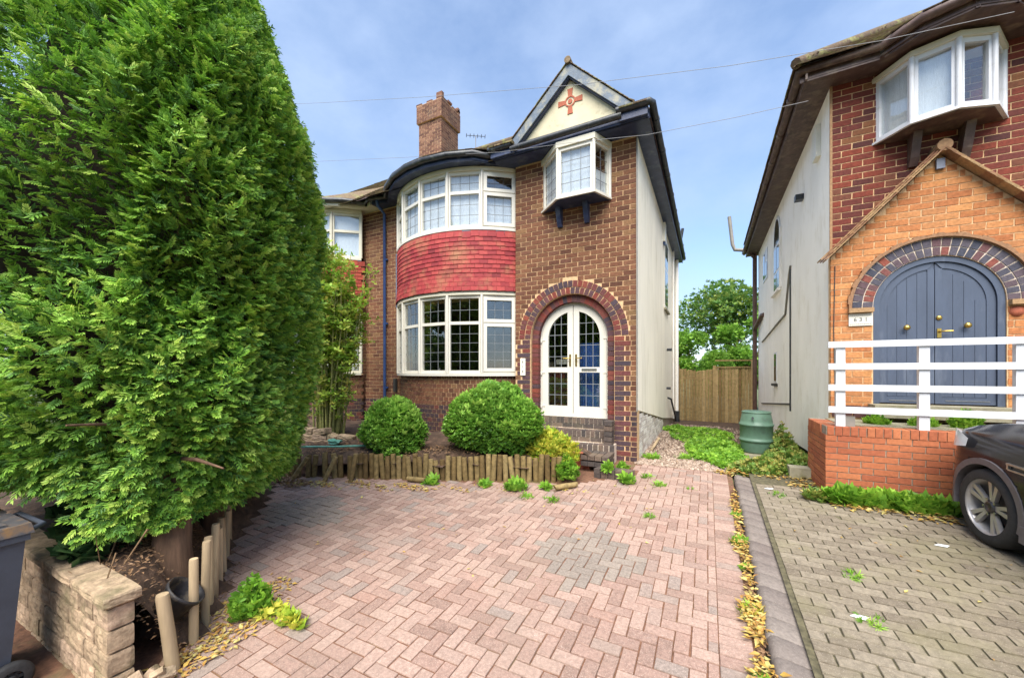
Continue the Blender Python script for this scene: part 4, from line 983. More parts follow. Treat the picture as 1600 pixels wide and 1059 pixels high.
def kn(u, zc, row):
    x = PX0 + u
    for zz in (zc - .03, zc + .03):
        if zz > DNZ and math.hypot(x - DN, zz - DNZ) < .862: return False
        if zz <= DNZ and abs(x - DN) < DR + .01: return False
        if zz > porch_top(x) - .01: return False
    return True
ob = bond((PX0, 6.98), (1, 0), PX1 - PX0, NZ0, 4.6, kn)
for it in list(ob):
    if abs(it[0][0] - DN) < DR + .14 and it[0][2] < DNZ and it[1][0][0] < .03: pass
budget[('neighbour_house', 'brick')] = 0
pieces('brick', ob, 'obrick', npw, nh, 170); pieces('brick', ub, 'rbrick', nw, nh, 300)
ab = []
for ring, (r0, r1) in enumerate(((.632, .735), (.747, .850))):
    n = 27
    for k in range(n):
        t = math.pi * (k + .5) / n; r = (r0 + r1) / 2; c, s_ = math.cos(t), math.sin(t); wt = math.pi * r / n - .012
        ab.append(((DN + c * r, 6.98 + .02, DNZ + s_ * r), ((c * (r1 - r0) / 2, 0, s_ * (r1 - r0) / 2), (0, .03, 0), (-s_ * wt / 2, 0, c * wt / 2)), random.random()))
pieces('arch_brick', ab, 'barch', npw, nh, 100)
mm = MB()
for k in range(36):
    a0, a1 = math.pi * k / 36, math.pi * (k + 1) / 36
    mm.prism([(DN + r * math.cos(a_), 6.9775, DNZ + r * math.sin(a_)) for a_, r in ((a0, .626), (a0, .858), (a1, .858), (a1, .626))], (0, .01, 0))
mm.build('arch_mortar', M['mortar_w'], nh)
hm = MB()
for k in range(48):
    a0, a1 = math.pi * k / 48, math.pi * (k + 1) / 48; w_ = .010 * math.sin(k * 1.7)
    hm.prism([(DN + r * math.cos(a_), 6.93, DNZ + r * math.sin(a_)) for a_, r in ((a0, .862), (a0, .905 + w_), (a1, .905 + w_), (a1, .862))], (0, .06, 0))
hm.build('hood_mould', M['verge'][0], nh)
MB().box(DN - .90, DN - .635, 6.90, 7.0, DNZ - .065, DNZ - .005).box(DN + .635, DN + .90, 6.90, 7.0, DNZ - .065, DNZ - .005).build('impost', M['verge'][0], nh)
# doors of the neighbour
fr = MB()
for k in range(30):
    a0, a1 = math.pi * k / 30, math.pi * (k + 1) / 30
    fr.prism([(DN + r * math.cos(a_), 6.995, DNZ + r * math.sin(a_)) for a_, r in ((a0, .555), (a0, .622), (a1, .622), (a1, .555))], (0, .09, 0))
fr.box(DN - .622, DN - .555, 6.995, 7.085, 1.36, DNZ); fr.box(DN + .555, DN + .622, 6.995, 7.085, 1.36, DNZ); fr.build('door_frame', M['door'], nh)
for sg in (-1, 1):
    pts_ = [(DN + sg * .004, 1.37), (DN + sg * .553, 1.37)] + [(DN + sg * .553 * math.cos(t), DNZ + .553 * math.sin(t)) for t in [math.acos(.0073) * k / 16 for k in range(17)]]
    lf_ = MB(); lf_.prism([(x, 7.03, z) for x, z in pts_], (0, .05, 0)); leaf = lf_.build('door', M['door'], nh)
    # stile and rail frame proud of the boarded panel
    f_ = MB(); ao = math.acos(.004 / .55)
    for k in range(16):
        a0, a1 = ao * k / 16, ao * (k + 1) / 16; i0, i1 = math.acos(.07 / .47) * k / 16, math.acos(.07 / .47) * (k + 1) / 16
        f_.prism([(DN + sg * r * math.cos(a_), 7.018, DNZ + r * math.sin(a_)) for a_, r in ((i0, .47), (a0, .55), (a1, .55), (i1, .47))], (0, .0115, 0))
    for u0, u1, z0, z1 in ((.47, .55, 1.375, DNZ), (.004, .07, 1.375, DNZ + .465), (.07, .47, 1.375, 1.46)): f_.box(*sorted((DN + sg * u0, DN + sg * u1)), 7.018, 7.0295, z0, z1)
    f_.build('door_moulding', M['door'], leaf)
    for q in range(4):
        u0 = .073 + .0995 * q; zt = DNZ + math.sqrt(.47 ** 2 - (u0 + .097) ** 2 if u0 + .097 < .47 else .001) - .01
        MB().box(*sorted((DN + sg * u0, DN + sg * (u0 + .094))), 7.0245, 7.0305, 1.465, zt).build('board', M['door'], leaf)
    kb_ = MB().lathe((DN + sg * .285, 7.02, 2.385), [(.012, 0), (.012, -.03), (.034, -.045), (.036, -.06), (.02, -.075), (0, -.078)], 14, 'y'); kb_.build('knob', M['brass'], leaf)
    if sg > 0:
        MB().box(DN + .02, DN + .06, 7.005, 7.018, 2.24, 2.36).tube([(DN + .04, 7.0, 2.32), (DN + .04, 6.96, 2.32), (DN + .15, 6.96, 2.32)], .011, 8).build('handle', M['brass'], leaf)
        MB().lathe((DN + .04, 7.018, 2.50), [(.03, 0), (.03, -.012), (.018, -.02), (0, -.021)], 12, 'y').build('lock', M['brass'], leaf)
MB().box(DN - .45, DN - .12, 7.012, 7.018, 1.405, 1.412).box(DN + .10, DN + .50, 7.012, 7.018, 1.415, 1.421).build('weather_bar', M['steel'], nh)
MB().box(DN - .68, DN + .75, 6.72, 7.1, 1.19, 1.355).build('threshold', M['concrete'], nh)
pieces('brick', [item((PX0 + .12 + .236 * k + (.1 if r_ else 0), 6.974, 1.195 + .088 * r_), .22, .04, .076) for r_ in range(2) for k in range(2)], 'dbrick', npw, nh, 300)
# verge tiles of the porch gable
vt = []
for sg in (-1, 1):
    d = Vector((sg, 0, -1.065)).normalized(); n_ = Vector((sg * 1.065, 0, 1)).normalized(); Ls = 1.18 * math.hypot(1, 1.065)
    for k in range(16):
        for q in range(3 if sg < 0 else 2):
            c = Vector((PXa, 0, PZa + .03)) + d * (k + .6) * Ls / 16 + n_ * (.0 + .024 * q)
            vt.append(((c.x, 6.93 + .03 * q, c.z), (tuple(d * (.07 + .01 * q) + n_ * .006), (0, .10, 0), tuple(n_ * .0085)), random.random()))
pieces('verge_tile', vt, 'verge' , nh, nh, 120)
MB().tube([(PXa, 6.84, PZa + .06), (PXa, 7.1, PZa + .06)], .075, 12).build('ridge_tile', M['verge'][0], nh)
MB().box(PXa - .045, PXa + .035, 6.93, 6.975, PZa - .20, PZa - .07).build('sensor_box', M['lead'], nh)
pq = MB().box(1.765, 2.02, 6.955, 6.972, 2.435, 2.60); plq = pq.build('number_plaque', M['plaque'], nh)
text('6 3 1', .075, (1.892, 6.953, 2.517), (R(90), 0, 0), M['ink'], plq, 'figures')
sc = MB()
for zz in (2.578, 2.457):
    for k in range(11):
        x = 1.785 + k * .0215
        for q in range(6): sc.prism([(x + r * math.cos(t) , 6.952, zz + r * .9 * math.sin(t)) for t, r in ((q * 1.05, .004), (q * 1.05, .009), (q * 1.05 + .8, .009), (q * 1.05 + .8, .004))], (0, .003, 0))
sc.build('scroll_border', M['scroll'], plq)
MB().lathe((3.36, 6.975, 2.535), [(.065, 0), (.06, -.02), (.02, -.035), (0, -.036)], 14, 'y').build('ceramic_ornament', M['terr'], nh)
MB().box(3.36, 3.44, 6.93, 6.98, 1.62, 1.86).build('meter_box', M['greyp'], nh)
MB().tube([(1.615, 6.965, 3.3), (1.60, 6.965, 2.4), (1.62, 6.965, 1.3)], .006, 5).build('cable', M['dcable'], nh)
# oriel, eaves, roof
opl = [(2.09, HY), (2.33, 6.72), (2.70, 6.58), (3.05, 6.70), (3.31, HY)]
oriel(nh, opl, 4.99, 5.82, 'browng', 5.885, lead=False, brk=(2.46, 2.95), mk='rail', bh=.40)
for i in range(4):
    (x0, y0), (x1, y1) = opl[i], opl[i + 1]; drape(nh, (x0 + .03 if i == 0 else x0, y0 + .09), (x1, y1 + .09), 5.02, 5.80, 'net', .004, 16) if i in (0, 1) else None
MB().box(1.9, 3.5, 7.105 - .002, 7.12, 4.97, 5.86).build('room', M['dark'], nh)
ne = [(1.17, 14.8), (1.17, 6.70), (2.02, 6.66), (2.30, 6.36), (2.72, 6.20), (3.12, 6.32), (3.45, 6.66), (8.6, 6.66)]
gt = MB(); gt.tube([(x, y, 6.05) for x, y in [(1.17, 16.2)] + ne[1:]], .06, 8)
for k in range(9): gt.tube([(1.17, 7.3 + k, 6.05), (1.17, 7.38 + k, 6.05)], .068, 8)
gt.build('gutter', M['browng'], nh)
f_ = MB()
for (x0, y0), (x1, y1) in zip(ne[:-1], ne[1:]):
    d = Vector((x1 - x0, y1 - y0, 0)); n_ = Vector((-d.y, d.x, 0)).normalized() * .07; f_.bar((x0 + n_.x, y0 + n_.y, 6.0), (x1 + n_.x, y1 + n_.y, 6.0), .025, .18)
f_.bar((1.24, 14.8, 6.0), (1.24, 16.2, 6.0), .025, .18); f_.build('fascia', M['browng'], nh)
MB().prism([(x + (.05 if i < 2 else 0), y + .05, 5.935) for i, (x, y) in enumerate([(1.17, 16.2)] + ne[1:])] + [(8.6, 16.2, 5.935)], (0, 0, .03)).build('soffit', M['browng'], nh)
MB().add([(HX - .01, 7.05, 0), (HX - .01, 7.05, 0)], []).v
MB().prism([(HX - .012, y, z) for y, z in [(HY + .004, 5.94), (HY + .004, .55), (8.0, .40), (10.9, .30), (16, -.3), (16, 5.94)]], (.2, 0, 0)).build('rendered_side_wall', M['render_w'], nh)
MB().box(HX - .02, HX + .01, HY - .03, HY - .005, 3.42, 5.93).build('corner_tile_edge', M['verge'][0], nh)
MB().box(8.3, 8.5, HY + .25, 16, -.3, 5.94).box(HX + .2, 8.3, 15.8, 16, -.3, 5.94).build('rear_wall', M['render_w'], nh)
MB().add([(1.1, 6.62, 6.07), (8.7, 6.62, 6.07), (8.7, 11.5, 9.6), (5.0, 11.5, 9.6), (1.1, 16.3, 6.07), (8.7, 16.3, 6.07)], [(0, 1, 2, 3), (0, 3, 4), (4, 3, 2, 5)]).build('roof', M['browng'], nh)
v1 = Vector((0, 4.88, 3.53)).normalized()
roof_plane('roof_tiles', nh, (1.1, 6.60, 6.09), (1, 0, 0), v1, 36, 42, 'rtile', lambda c: c.x > 1.1 + (c.y - 6.62) * .80, lim=150)
v2 = Vector((3.9, 0, 3.53)).normalized()
roof_plane('roof_tiles', nh, (1.1, 6.62, 6.09), (0, 1, 0), v2, 52, 40, 'rtile', lambda c: c.y > 6.62 + (c.x - 1.1) * 1.25 and c.y < 16.3 - (c.x - 1.1) * 1.25)
bt = []; ofan = [(2.0, 6.64), (2.30, 6.33), (2.72, 6.17), (3.12, 6.29), (3.47, 6.64)]
fan = MB()
for k in range(4):
    (x0, y0), (x1, y1) = ofan[k], ofan[k + 1]; A0, A1 = Vector((x0, y0, 6.09)), Vector((x1, y1, 6.09)); m0, m1 = PXa + (x0 - PXa) * .8 + .1, PXa + (x1 - PXa) * .8 + .1
    A3, A2 = Vector((m0, 7.5, 6.07 + .88 * .723 + .02)), Vector((m1, 7.5, 6.07 + .88 * .723 + .02)); fan.add([A0, A1, A2, A3], [(0, 1, 2, 3)]); n_ = (A1 - A0).cross(A3 - A0).normalized(); n_ = n_ if n_.z > 0 else -n_
    for r_ in range(12):
        L0, L1 = A0.lerp(A3, (r_ + .5) / 12), A1.lerp(A2, (r_ + .5) / 12); v_ = (A3 - A0) / 12
        for q in range(3): u_ = (L1 - L0) / 3; c = L0 + u_ * (q + .5) + n_ * (.012 + .006 * random.random()); bt.append((tuple(c), (tuple(u_ * .49), tuple(v_ * .7 - n_ * .008), tuple(n_ * .006)), random.random()))
fan.build('bay_roof', M['browng'], nh); pieces('roof_tile', bt, 'rtile', nh, nh, 300)
MB().tube([(1.1, 6.62, 6.12), (5.0, 11.5, 9.65)], .07, 8).build('hip_tiles', M['rtile'][0], nh)
# side details
sp_ = MB(); sp_.tube([(HX - .12, 16.0, 6.0), (HX - .12, 16.0, -.3)], .07, 10); sp_.tube([(1.2, 15.6, 6.0), (HX - .12, 16.0, 5.8)], .05, 8); sp_.tube([(HX - .12, 16, 3.3), (HX - .05, 14.6, 3.6), (HX, 14.5, 3.6)], .07, 8); sp_.build('soil_pipe', M['brownp'], nh)
MB().tube([(1.1, 15.7, 6.05), (.85, 15.7, 6.1), (.78, 15.7, 6.3), (.68, 15.7, 7.3)], .06, 10).build('vent_pipe', M['greyp'], nh)
aw = [(11.35, 3.85), (12.35, 3.85), (12.35, 5.3)] + [(11.85 + .5 * math.cos(math.pi * (1 - k / 12)) * -1 * -1, 5.3 + .5 * math.sin(math.pi * k / 12)) for k in range(1, 12)] + [(11.35, 5.3)]
aw = [(11.35, 3.85), (12.35, 3.85)] + [(11.85 + .5 * math.cos(math.pi * k / 12), 5.25 + .5 * math.sin(math.pi * k / 12)) for k in range(13)]
wn = MB().prism([(HX - .03, y, z) for y, z in aw], (.02, 0, 0)).build('arched_window', M['rail'], nh)
gl_ = MB()
for z0, z1 in ((3.92, 4.32), (4.38, 4.98)):
    gl_.box(HX - .036, HX - .031, 11.42, 11.82, z0, z1); gl_.box(HX - .036, HX - .031, 11.88, 12.28, z0, z1)
gl_.prism([(HX - .036, 11.85 + .42 * math.cos(math.pi * k / 10), 5.06 + .62 * math.sin(math.pi * k / 10)) for k in range(11)], (.005, 0, 0)); gl_.build('pane', M['carglass'], wn)
MB().box(HX - .09, HX, 11.25, 12.45, 3.78, 3.84).box(HX - .05, HX - .01, 11.22, 11.34, 3.84, 5.3).build('window_sill', M['render_w'], nh)
w2 = MB().box(HX - .03, HX - .01, 13.6, 14.6, 4.6, 5.5).build('side_window', M['rail'], nh); MB().box(HX - .036, HX - .031, 13.68, 14.05, 4.68, 5.1).box(HX - .036, HX - .031, 14.12, 14.52, 4.68, 5.42).build('pane', M['carglass'], w2)
w3 = MB().box(HX - .03, HX - .01, 11.9, 12.3, 1.5, 2.3).build('side_window', M['rail'], nh); MB().box(HX - .036, HX - .031, 11.95, 12.25, 1.55, 2.25).build('pane', M['carglass'], w3); MB().box(HX - .08, HX, 11.8, 12.4, 1.42, 1.48).build('window_sill', M['dark'], nh)
MB().tube([(HX - .03, 10.0, 4.05), (HX - .03, 10.15, 3.9), (HX - .03, 10.6, 3.1), (HX - .03, 14.8, 2.75)], .022, 8).build('overflow_pipe', M['greyp'], nh)
MB().tube([(HX - .02, 10.05, 4.0), (HX - .02, 10.05, .95)], .022, 8).tube([(HX - .02, 10.05, 1.1), (HX - .02, 15, .75)], .02, 8).build('black_pipe', M['gutter'], nh)
MB().box(HX - .08, HX - .01, 7.6, 7.85, 5.2, 5.7).build('alarm_box', M['plaque'], nh); MB().box(HX - .14, HX - .01, 8.8, 8.95, 5.0, 5.1).build('security_lamp', M['gutter'], nh)

# ================================================================ WALL, LANDING AND RAILING IN FRONT OF THE NEIGHBOUR
rw = thing('front_terrace_wall', (2.3, 6.1, .25), 'low orange-red brick wall holding up the landing before the blue doors', 'wall')
WX0, WX1, WY = 1.30, 4.6, 6.0
MB().box(WX0 + .008, WX1, WY + .008, WY + .2, 0, 1.12).box(WX0 + .008, WX0 + .2, WY + .2, 6.97, 0, 1.12).build('wall_core', M['mortar_d'], rw)
MB().box(WX0 + .2, WX1, WY + .2, 6.97, .3, 1.13).build('landing', M['concrete'], rw)
wb = bond((WX0, WY + .006), (1, 0), WX1 - WX0, .12, .12 + 12 * .075, None, .225, .075, .05, .006, .010)
wb += bond((WX0 + .006, 6.95), (0, -1), .95, .12, .12 + 12 * .075, None, .225, .075, .05, .006, .010, off=1)
pieces('brick', wb, 'wbrick', rw)
so = [item((WX0 + .05 + k * .0755 + .0, WY + .104, 1.02 + .052), .066, .218, .104, random.gauss(0, .01), .002) for k in range(44)] + [item((WX0 + .104, WY + .26 + k * .0755, 1.07), .218, .066, .104) for k in range(9)]
pieces('coping_brick', so, 'wbrick', rw)
rl = thing('white_railing', (2.4, 6.08, 1.1), 'white painted four-rail timber railing on top of the low brick wall', 'railing')
for px in (1.46, 2.21, 2.96, 3.71, 4.5): MB().box(px - .045, px + .045, 6.06, 6.12, 1.125, 2.12).build('post', M['rail'], rl)
for k, z in enumerate((2.13, 1.86, 1.60, 1.33)): MB().box(1.335, 4.6, 6.035, 6.058, z - .038, z + .038).build('rail', M['rail'], rl)
MB().box(1.50, 1.60, 6.07, 6.12, 1.125, 1.25).build('foot_block', M['greyp'], rl)

# ================================================================ FENCE, WATER BUTT, TREES BEHIND
fe = thing('timber_fence', (.2, 16.3, -.1), 'tall brown boarded fence closing the passage between the two houses', 'fence')
fb_ = []
x = -1.0
while x < 1.5:
    top = 1.86 + .04 * math.sin(x * 5) if x < .25 else 1.94
    fb_.append(item((x, 16.3 + (.012 if int(x * 9.3) % 2 else -.006) + random.uniform(-.004, .004), (top - .2) / 2), .100, .018, top + .2, 0)); x += .108
pieces('board', fb_, 'fboard', fe)
MB().box(-1.15, 1.6, 16.33, 16.38, 1.5, 1.6).box(-1.15, 1.6, 16.33, 16.38, .3, .4).build('rail', M['fboard'][0], fe)
for px, h in ((-1.03, 2.05), (.22, 2.02), (1.44, 2.2)): MB().box(px - .05, px + .05, 16.24, 16.28, -.2, h).build('post', M['fboard'][0], fe)
MB().box(.25, 1.5, 16.25, 16.29, 1.93, 1.98).box(.25, 1.5, 16.27, 16.30, 2.18, 2.23).build('capping', M['fboard'][0], fe)
bu = thing('water_butt', (.82, 8.62, .30), 'green plastic water butt standing by the white rendered wall', 'water butt')
prof = [(.0, 0), (.235, 0), (.25, .03), (.262, .2), (.268, .24), (.285, .25), (.285, .29), (.268, .30), (.272, .34), (.272, .58), (.285, .59), (.285, .625), (.268, .635), (.262, .70), (.245, .80), (.235, .85), (.232, .87), (.15, .885), (0, .89)]
MB().lathe((.82, 8.62, .27), prof, 36).build('barrel', M['barrel'], bu)
MB().lathe((.82, 8.62, .27), [(.238, .862), (.242, .868), (.242, .888), (.225, .9), (0, .903)], 36).build('lid', M['barrel'], bu)
bu.scale = (1, 1, .86)
MB().tube([(.74, 8.38, 1.05), (.74, 8.33, 1.05), (.74, 8.32, 1.01)], .015, 8).build('tap', M['gutter'], bu)
sl_ = thing('paving_slabs', (.8, 8.3, .25), 'grey concrete slabs under and before the green water butt', 'slabs')
MB().box(.35, 1.3, 8.25, 8.95, .12, .27).build('slab', M['concrete'], sl_); MB().box(.5, 1.15, 7.55, 7.75, .1, .32).build('slab', M['concrete'], sl_); MB().box(1.05, 1.3, 6.75, 6.95, .1, .42).build('slab', M['concrete'], sl_)

def tree(name, x, y, z0, h, rx, ry, n, size, m, label, trunk=.14, gaps=.5, seed=1, group=None, low=.35):
    t = thing(name, (x, y, z0), label, 'tree', group); r = random.Random(seed); tk = MB(); tk.tube([(x, y, z0), (x + .1, y, z0 + h * .3), (x, y + .1, z0 + h * .6)], [trunk, trunk * .8, trunk * .45], 8)
    cen = []
    for k in range(11):
        a_ = r.uniform(0, 2 * math.pi); rr = r.uniform(.2, .8); c = Vector((x + rx * rr * math.cos(a_), y + ry * rr * math.sin(a_), z0 + h * r.uniform(low, .88))); cen.append(c)
        s0 = Vector((x, y, z0 + h * r.uniform(.25, .55))); tk.tube([s0, s0.lerp(c, .5) + Vector((0, 0, .2)), c], [trunk * .4, trunk * .25, trunk * .1], 6)
    tk.build('trunk', M['bark'], t)
    P = []; D = []
    for c in cen:
        k = n // len(cen); d = unitvec(k); rr = rng.random(k) ** .5; sx = rx * r.uniform(.32, .55)
        P.append(np.array(c)[None] + d * rr[:, None] * np.array([sx, sx, sx * .7])[None]); D.append(d + unitvec(k) * .6)
    P = np.concatenate(P); D = np.concatenate(D)
    scatter('crown', P, D, np.tile([0, 0, 1.], (len(P), 1)) + unitvec(len(P)) * .4, size * (.6 + .8 * rng.random(len(P))), CLU, m, t)
    return t
tree('garden_tree', 1.2, 27, -.5, 8.0, 3.6, 2.5, 3400, .20, M['tree'], 'tall airy green tree beyond the fence, sky showing through its crown', .16, seed=3, low=.55)
tree('garden_tree', -1.6, 24, -.5, 4.9, 1.8, 1.6, 3600, .15, M['tree2'], 'dense green tree behind the left end of the fence', .12, seed=5)
tree('garden_tree', 2.0, 23, -.5, 5.2, 1.9, 1.6, 4200, .15, M['tree2'], 'broad yellow-green tree behind the right end of the fence', .12, seed=8)
t = thing('garden_shrub', (.4, 19, -.2), 'bright light-green shrub just showing over the middle of the fence', 'shrub')
blob('foliage', .3, 19, -.2, 1.0, .6, 2.75, 2600, .12, CLU, M['tree2'], t); MB().tube([(.3, 19, -.3), (.3, 19, 1.5)], .05, 6).build('stem', M['stem'], t)
# trees across the road behind the camera, seen mirrored in the windows
tree('street_tree', -9, -13, -.6, 10, 4.2, 3.5, 2600, .42, M['tree'], 'leafy tree across the road, seen only mirrored in the bay windows', .3, seed=21)
tree('street_tree', -1, -15, -.6, 9, 4.0, 3.5, 2600, .42, M['tree'], 'round green tree across the road, seen only mirrored in the door panes', .3, seed=22)
tree('street_tree', -16, -11, -.6, 9, 4.4, 3.5, 2600, .42, M['tree'], 'leftmost of the trees across the road, hidden behind the camera', .3, seed=24)
tree('street_tree', -5, -17, -.6, 12, 5.0, 3.5, 2600, .45, M['tree'], 'tallest tree across the road, hidden behind the camera', .3, seed=25)
tree('street_tree', 7, -14, -.6, 8, 3.6, 3.0, 2200, .42, M['tree'], 'lower green tree across the road facing the blue doors', .3, seed=23)

# ================================================================ PLANTING BED IN FRONT OF THE BAY
def bedz(x, y): return gz(x, y) + .36 + .05 * math.sin(3 * x) * math.cos(2.3 * y)
bed = MB(); poly = [(-6.25, 4.02), (-1.95, 5.50), (-1.75, 6.25), (-2.9, 6.6), (-3.5, 7.0), (-3.5, 7.25), (-9.0, 7.25), (-9.4, 5.2), (-7.2, 4.4)]
bxs = [-9.4 + .25 * k for k in range(32)]; bys = [3.9 + .22 * k for k in range(16)]
fcs = []; nx = len(bxs)
for j in range(len(bys) - 1):
    for i in range(nx - 1):
        if inside(bxs[i] + .12, bys[j] + .11, poly): fcs.append((j * nx + i, j * nx + i + 1, (j + 1) * nx + i + 1, (j + 1) * nx + i))
bed.add([(x, y, bedz(x, y) + random.uniform(-.02, .02) - (.12 if not inside(x, y - .15, poly) else 0)) for y in bys for x in bxs], fcs, True); bed.build('flower_bed_soil', M['soil'], kind='structure')
P0, P1 = Vector((-6.24, 3.98)), Vector((-1.95, 5.50)); nlog = 50
def log_mesh(seed, m):
    r = random.Random(seed); mb_ = MB(); mb_.tube([(0, 0, -.5), (r.uniform(-.04, .04), 0, 0), (0, 0, .47), (0, 0, .5)], [1, 1.02, .98, .90], 9); me_o = mb_.build('log', m, local=True); me = me_o.data; bpy.data.objects.remove(me_o); return me
lms = [log_mesh(k, M['log'][0]) for k in range(4)]
le = thing('log_edging', (-4.1, 4.7, .1), 'long row of short upright timber logs edging the flower bed below the bay window', 'edging')
def place_log(parent, x, y, z, r, h, rx=0, ry=0, rz=0, m=None):
    o = bpy.data.objects.new('log', lms[random.randrange(4)]); C.objects.link(o); o.parent = parent; o.location = Vector((x, y, z)) - W[parent]; o.scale = (r, r, h); o.rotation_euler = (rx, ry, rz); W[o] = Vector((x, y, z)); return o
for k in range(nlog):
    if k in (3, 6, 8, 11): continue
    q = P0.lerp(P1, (k + .5) / nlog); h = .40 + random.uniform(-.03, .03) - (.05 if 26 < k < 30 else 0); g = gz(*q)
    lean = .16 if k in (5,) else -.15 if k in (28, 41) else random.gauss(0, .03)
    place_log(le, q.x, q.y + random.uniform(-.015, .015), g + h / 2 - .02, .042, h, random.gauss(.02, .03), lean)
for x, y, ry, l in ((-5.85, 3.95, .55, .45), (-5.35, 4.12, .35, .44), (-4.98, 4.25, -.02, .40)):
    place_log(le, x, y, gz(x, y) + .18, .036, l, -.25, ry)
for i, (px, py, rz_, l, lab) in enumerate(((-4.0, 4.60, .15, .30, 'short loose log lying at the foot of the log edging, left of the big bush'), (-1.80, 5.22, .9, .36, 'broken log lying at the right end of the log edging'))):
    tlg = thing('fallen_log', (px, py, gz(px, py) + .04), lab, 'log'); place_log(tlg, px, py, gz(px, py) + .05, .038, l, 0, math.pi / 2, rz_)
def bush(name, x, y, rx, ry, h, n, size, label, seed, m='box'):
    z = bedz(x, y) - .06; t = thing(name, (x, y, z), label, 'bush')
    blob('foliage', x, y, z + .02, rx, ry, h, n, size, CLU, M[m], t, seed=seed, low=-.75, lump=.20, shell=.42, taper=.22)
    k = 260; d = unitvec(k); d[:, 2] = abs(d[:, 2]); P = np.stack([x + rx * d[:, 0] * 1.0, y + ry * d[:, 1] * 1.0, z + h * (.42 + .60 * d[:, 2])], 1)
    scatter('stray_shoots', P, d * .7 + unitvec(k) * .4 + np.array([0, 0, .6]), np.tile([0, 0, 1.], (k, 1)) + unitvec(k) * .4, size * 1.5 * (.6 + .8 * rng.random(k)), CLU, M[m], t, rn=.6 + .4 * rng.random(k))
    st = MB(); r = random.Random(seed)
    for k in range(9):
        a_ = r.uniform(0, 6.3); st.tube([(x, y, z), (x + rx * .4 * math.cos(a_), y + ry * .4 * math.sin(a_), z + h * .5), (x + rx * .75 * math.cos(a_), y + ry * .75 * math.sin(a_), z + h * .75)], [.03, .02, .008], 5)
    st.build('stem', M['twig'], t)
    core = MB(); core.lathe((x, y, z), [(0, .02)] + [(.46 * math.sqrt(max(0, 1 - (v - .4) ** 2 / .22)) * min(rx, ry) if abs(v - .4) < .46 else .02, h * v) for v in (.05, .15, .3, .45, .6, .72, .8)] + [(0, h * .83)], 14); core.build('inner_twigs', M['soil'], t)
    return t
bush('round_bush', -4.87, 5.0, .53, .45, .92, 5200, .062, 'smaller dark green clipped bush at the left of the bed before the bay', 2)
bush('round_bush', -3.16, 5.52, .80, .55, 1.10, 9500, .062, 'large bright green mounded bush between the bay window and door steps', 6)
t = thing('yellow_shrub', (-2.25, 5.75, .45), 'low yellow-green leafy shrub between the big bush and the door steps', 'shrub')
clump('leaves', -2.25, 5.72, .38, .50, .26, .55, 800, .075, CLU, M['yleaf'], t, heap=.5); clump('trailing_leaves', -1.92, 5.55, .2, .22, .2, .38, 260, .06, CLU, M['weed'], t)
# bare-stemmed tall shrub
t = thing('tall_shrub', (-7.0, 5.4, .4), 'tall sparse shrub of bare upright stems beside the hedge, topped with yellow-green leaves', 'shrub')
st = MB(); LP = []; sx, sy = -6.95, 5.35
r = random.Random(12)
for k in range(60):
    a_ = r.uniform(0, 6.28); rr = r.uniform(0, .30); top = r.uniform(2.6, 3.95); x0, y0 = sx + rr * math.cos(a_), sy + rr * math.sin(a_)
    sp2 = r.uniform(.15, .75); x1, y1 = sx + sp2 * math.cos(a_ + r.uniform(-.5, .5)), sy + sp2 * .7 * math.sin(a_)
    ps = [Vector((x0, y0, .4)), Vector((x0 * .7 + x1 * .3, y0 * .7 + y1 * .3, .4 + top * .35)), Vector((x0 * .3 + x1 * .7 + r.uniform(-.1, .1), y1, .4 + top * .7)), Vector((x1, y1, .4 + top))]
    st.tube(ps, [.022, .017, .011, .005], 5)
    for q in range(11):
        f_ = r.uniform(.12, 1); i = min(2, int(f_ * 3)); p = ps[i].lerp(ps[i + 1], f_ * 3 - i); e = p + Vector((r.uniform(-.28, .28), r.uniform(-.2, .2), r.uniform(-.02, .3))); mdl = p.lerp(e, .5) + Vector((r.uniform(-.05, .05), 0, .05))
        st.tube([p, mdl, e], [.007, .005, .002], 4); LP += [tuple(p.lerp(e, s_)) for s_ in (.4, .7, 1)]
        if f_ > .45: LP += [tuple(e + Vector((r.gauss(0, .08), r.gauss(0, .08), r.gauss(0, .07)))) for _ in range(7)]
st.build('stems', M['stem'], t); LP = np.array(LP)
scatter('leaves', LP, unitvec(len(LP)) + np.array([0, 0, .4]), np.tile([0, 0, 1.], (len(LP), 1)) + unitvec(len(LP)) * .4, .085 * (.5 + rng.random(len(LP))), cluster(4, 6, .26), M['shrubleaf'], t)
# rockery stones and litter by the tall shrub
rk = thing('rockery_stones', (-6.9, 4.7, .3), 'rough dark stones stacked behind the log edging by the tall shrub', 'stones')
for k in range(16):
    x = -7.5 + (k % 6) * .27 + random.uniform(-.04, .04); y = 4.75 + (k % 6) * .07; z = .42 + (k // 6) * .11
    o = bpy.data.objects.new('stone', unit_mesh('stone', M['stone'][0], 'rough', k % 3)); C.objects.link(o); o.parent = rk; o.scale = (.15, .09, .055); o.rotation_euler = (0, random.gauss(0, .1), random.gauss(.2, .2)); o.location = Vector((x, y, z)) - W[rk]
def crumple(name, x, y, z, s_, m, label, cat):
    bm = bmesh.new(); bmesh.ops.create_icosphere(bm, subdivisions=2, radius=s_); r = random.Random(int(x * 100))
    for v in bm.verts: v.co = Vector((v.co.x * 1.3, v.co.y, v.co.z * .5)) * r.uniform(.6, 1.2)
    me = bpy.data.meshes.new(name); bm.to_mesh(me); bm.free(); me.materials.append(m); o = bpy.data.objects.new(name, me); C.objects.link(o); o.location = (x, y, z); W[o] = Vector((x, y, z)); return tag(o, label, cat)
crumple('plastic_bag', -6.05, 4.75, .52, .12, M['teal'], 'crumpled pale teal plastic bag lying by the rockery stones', 'litter')
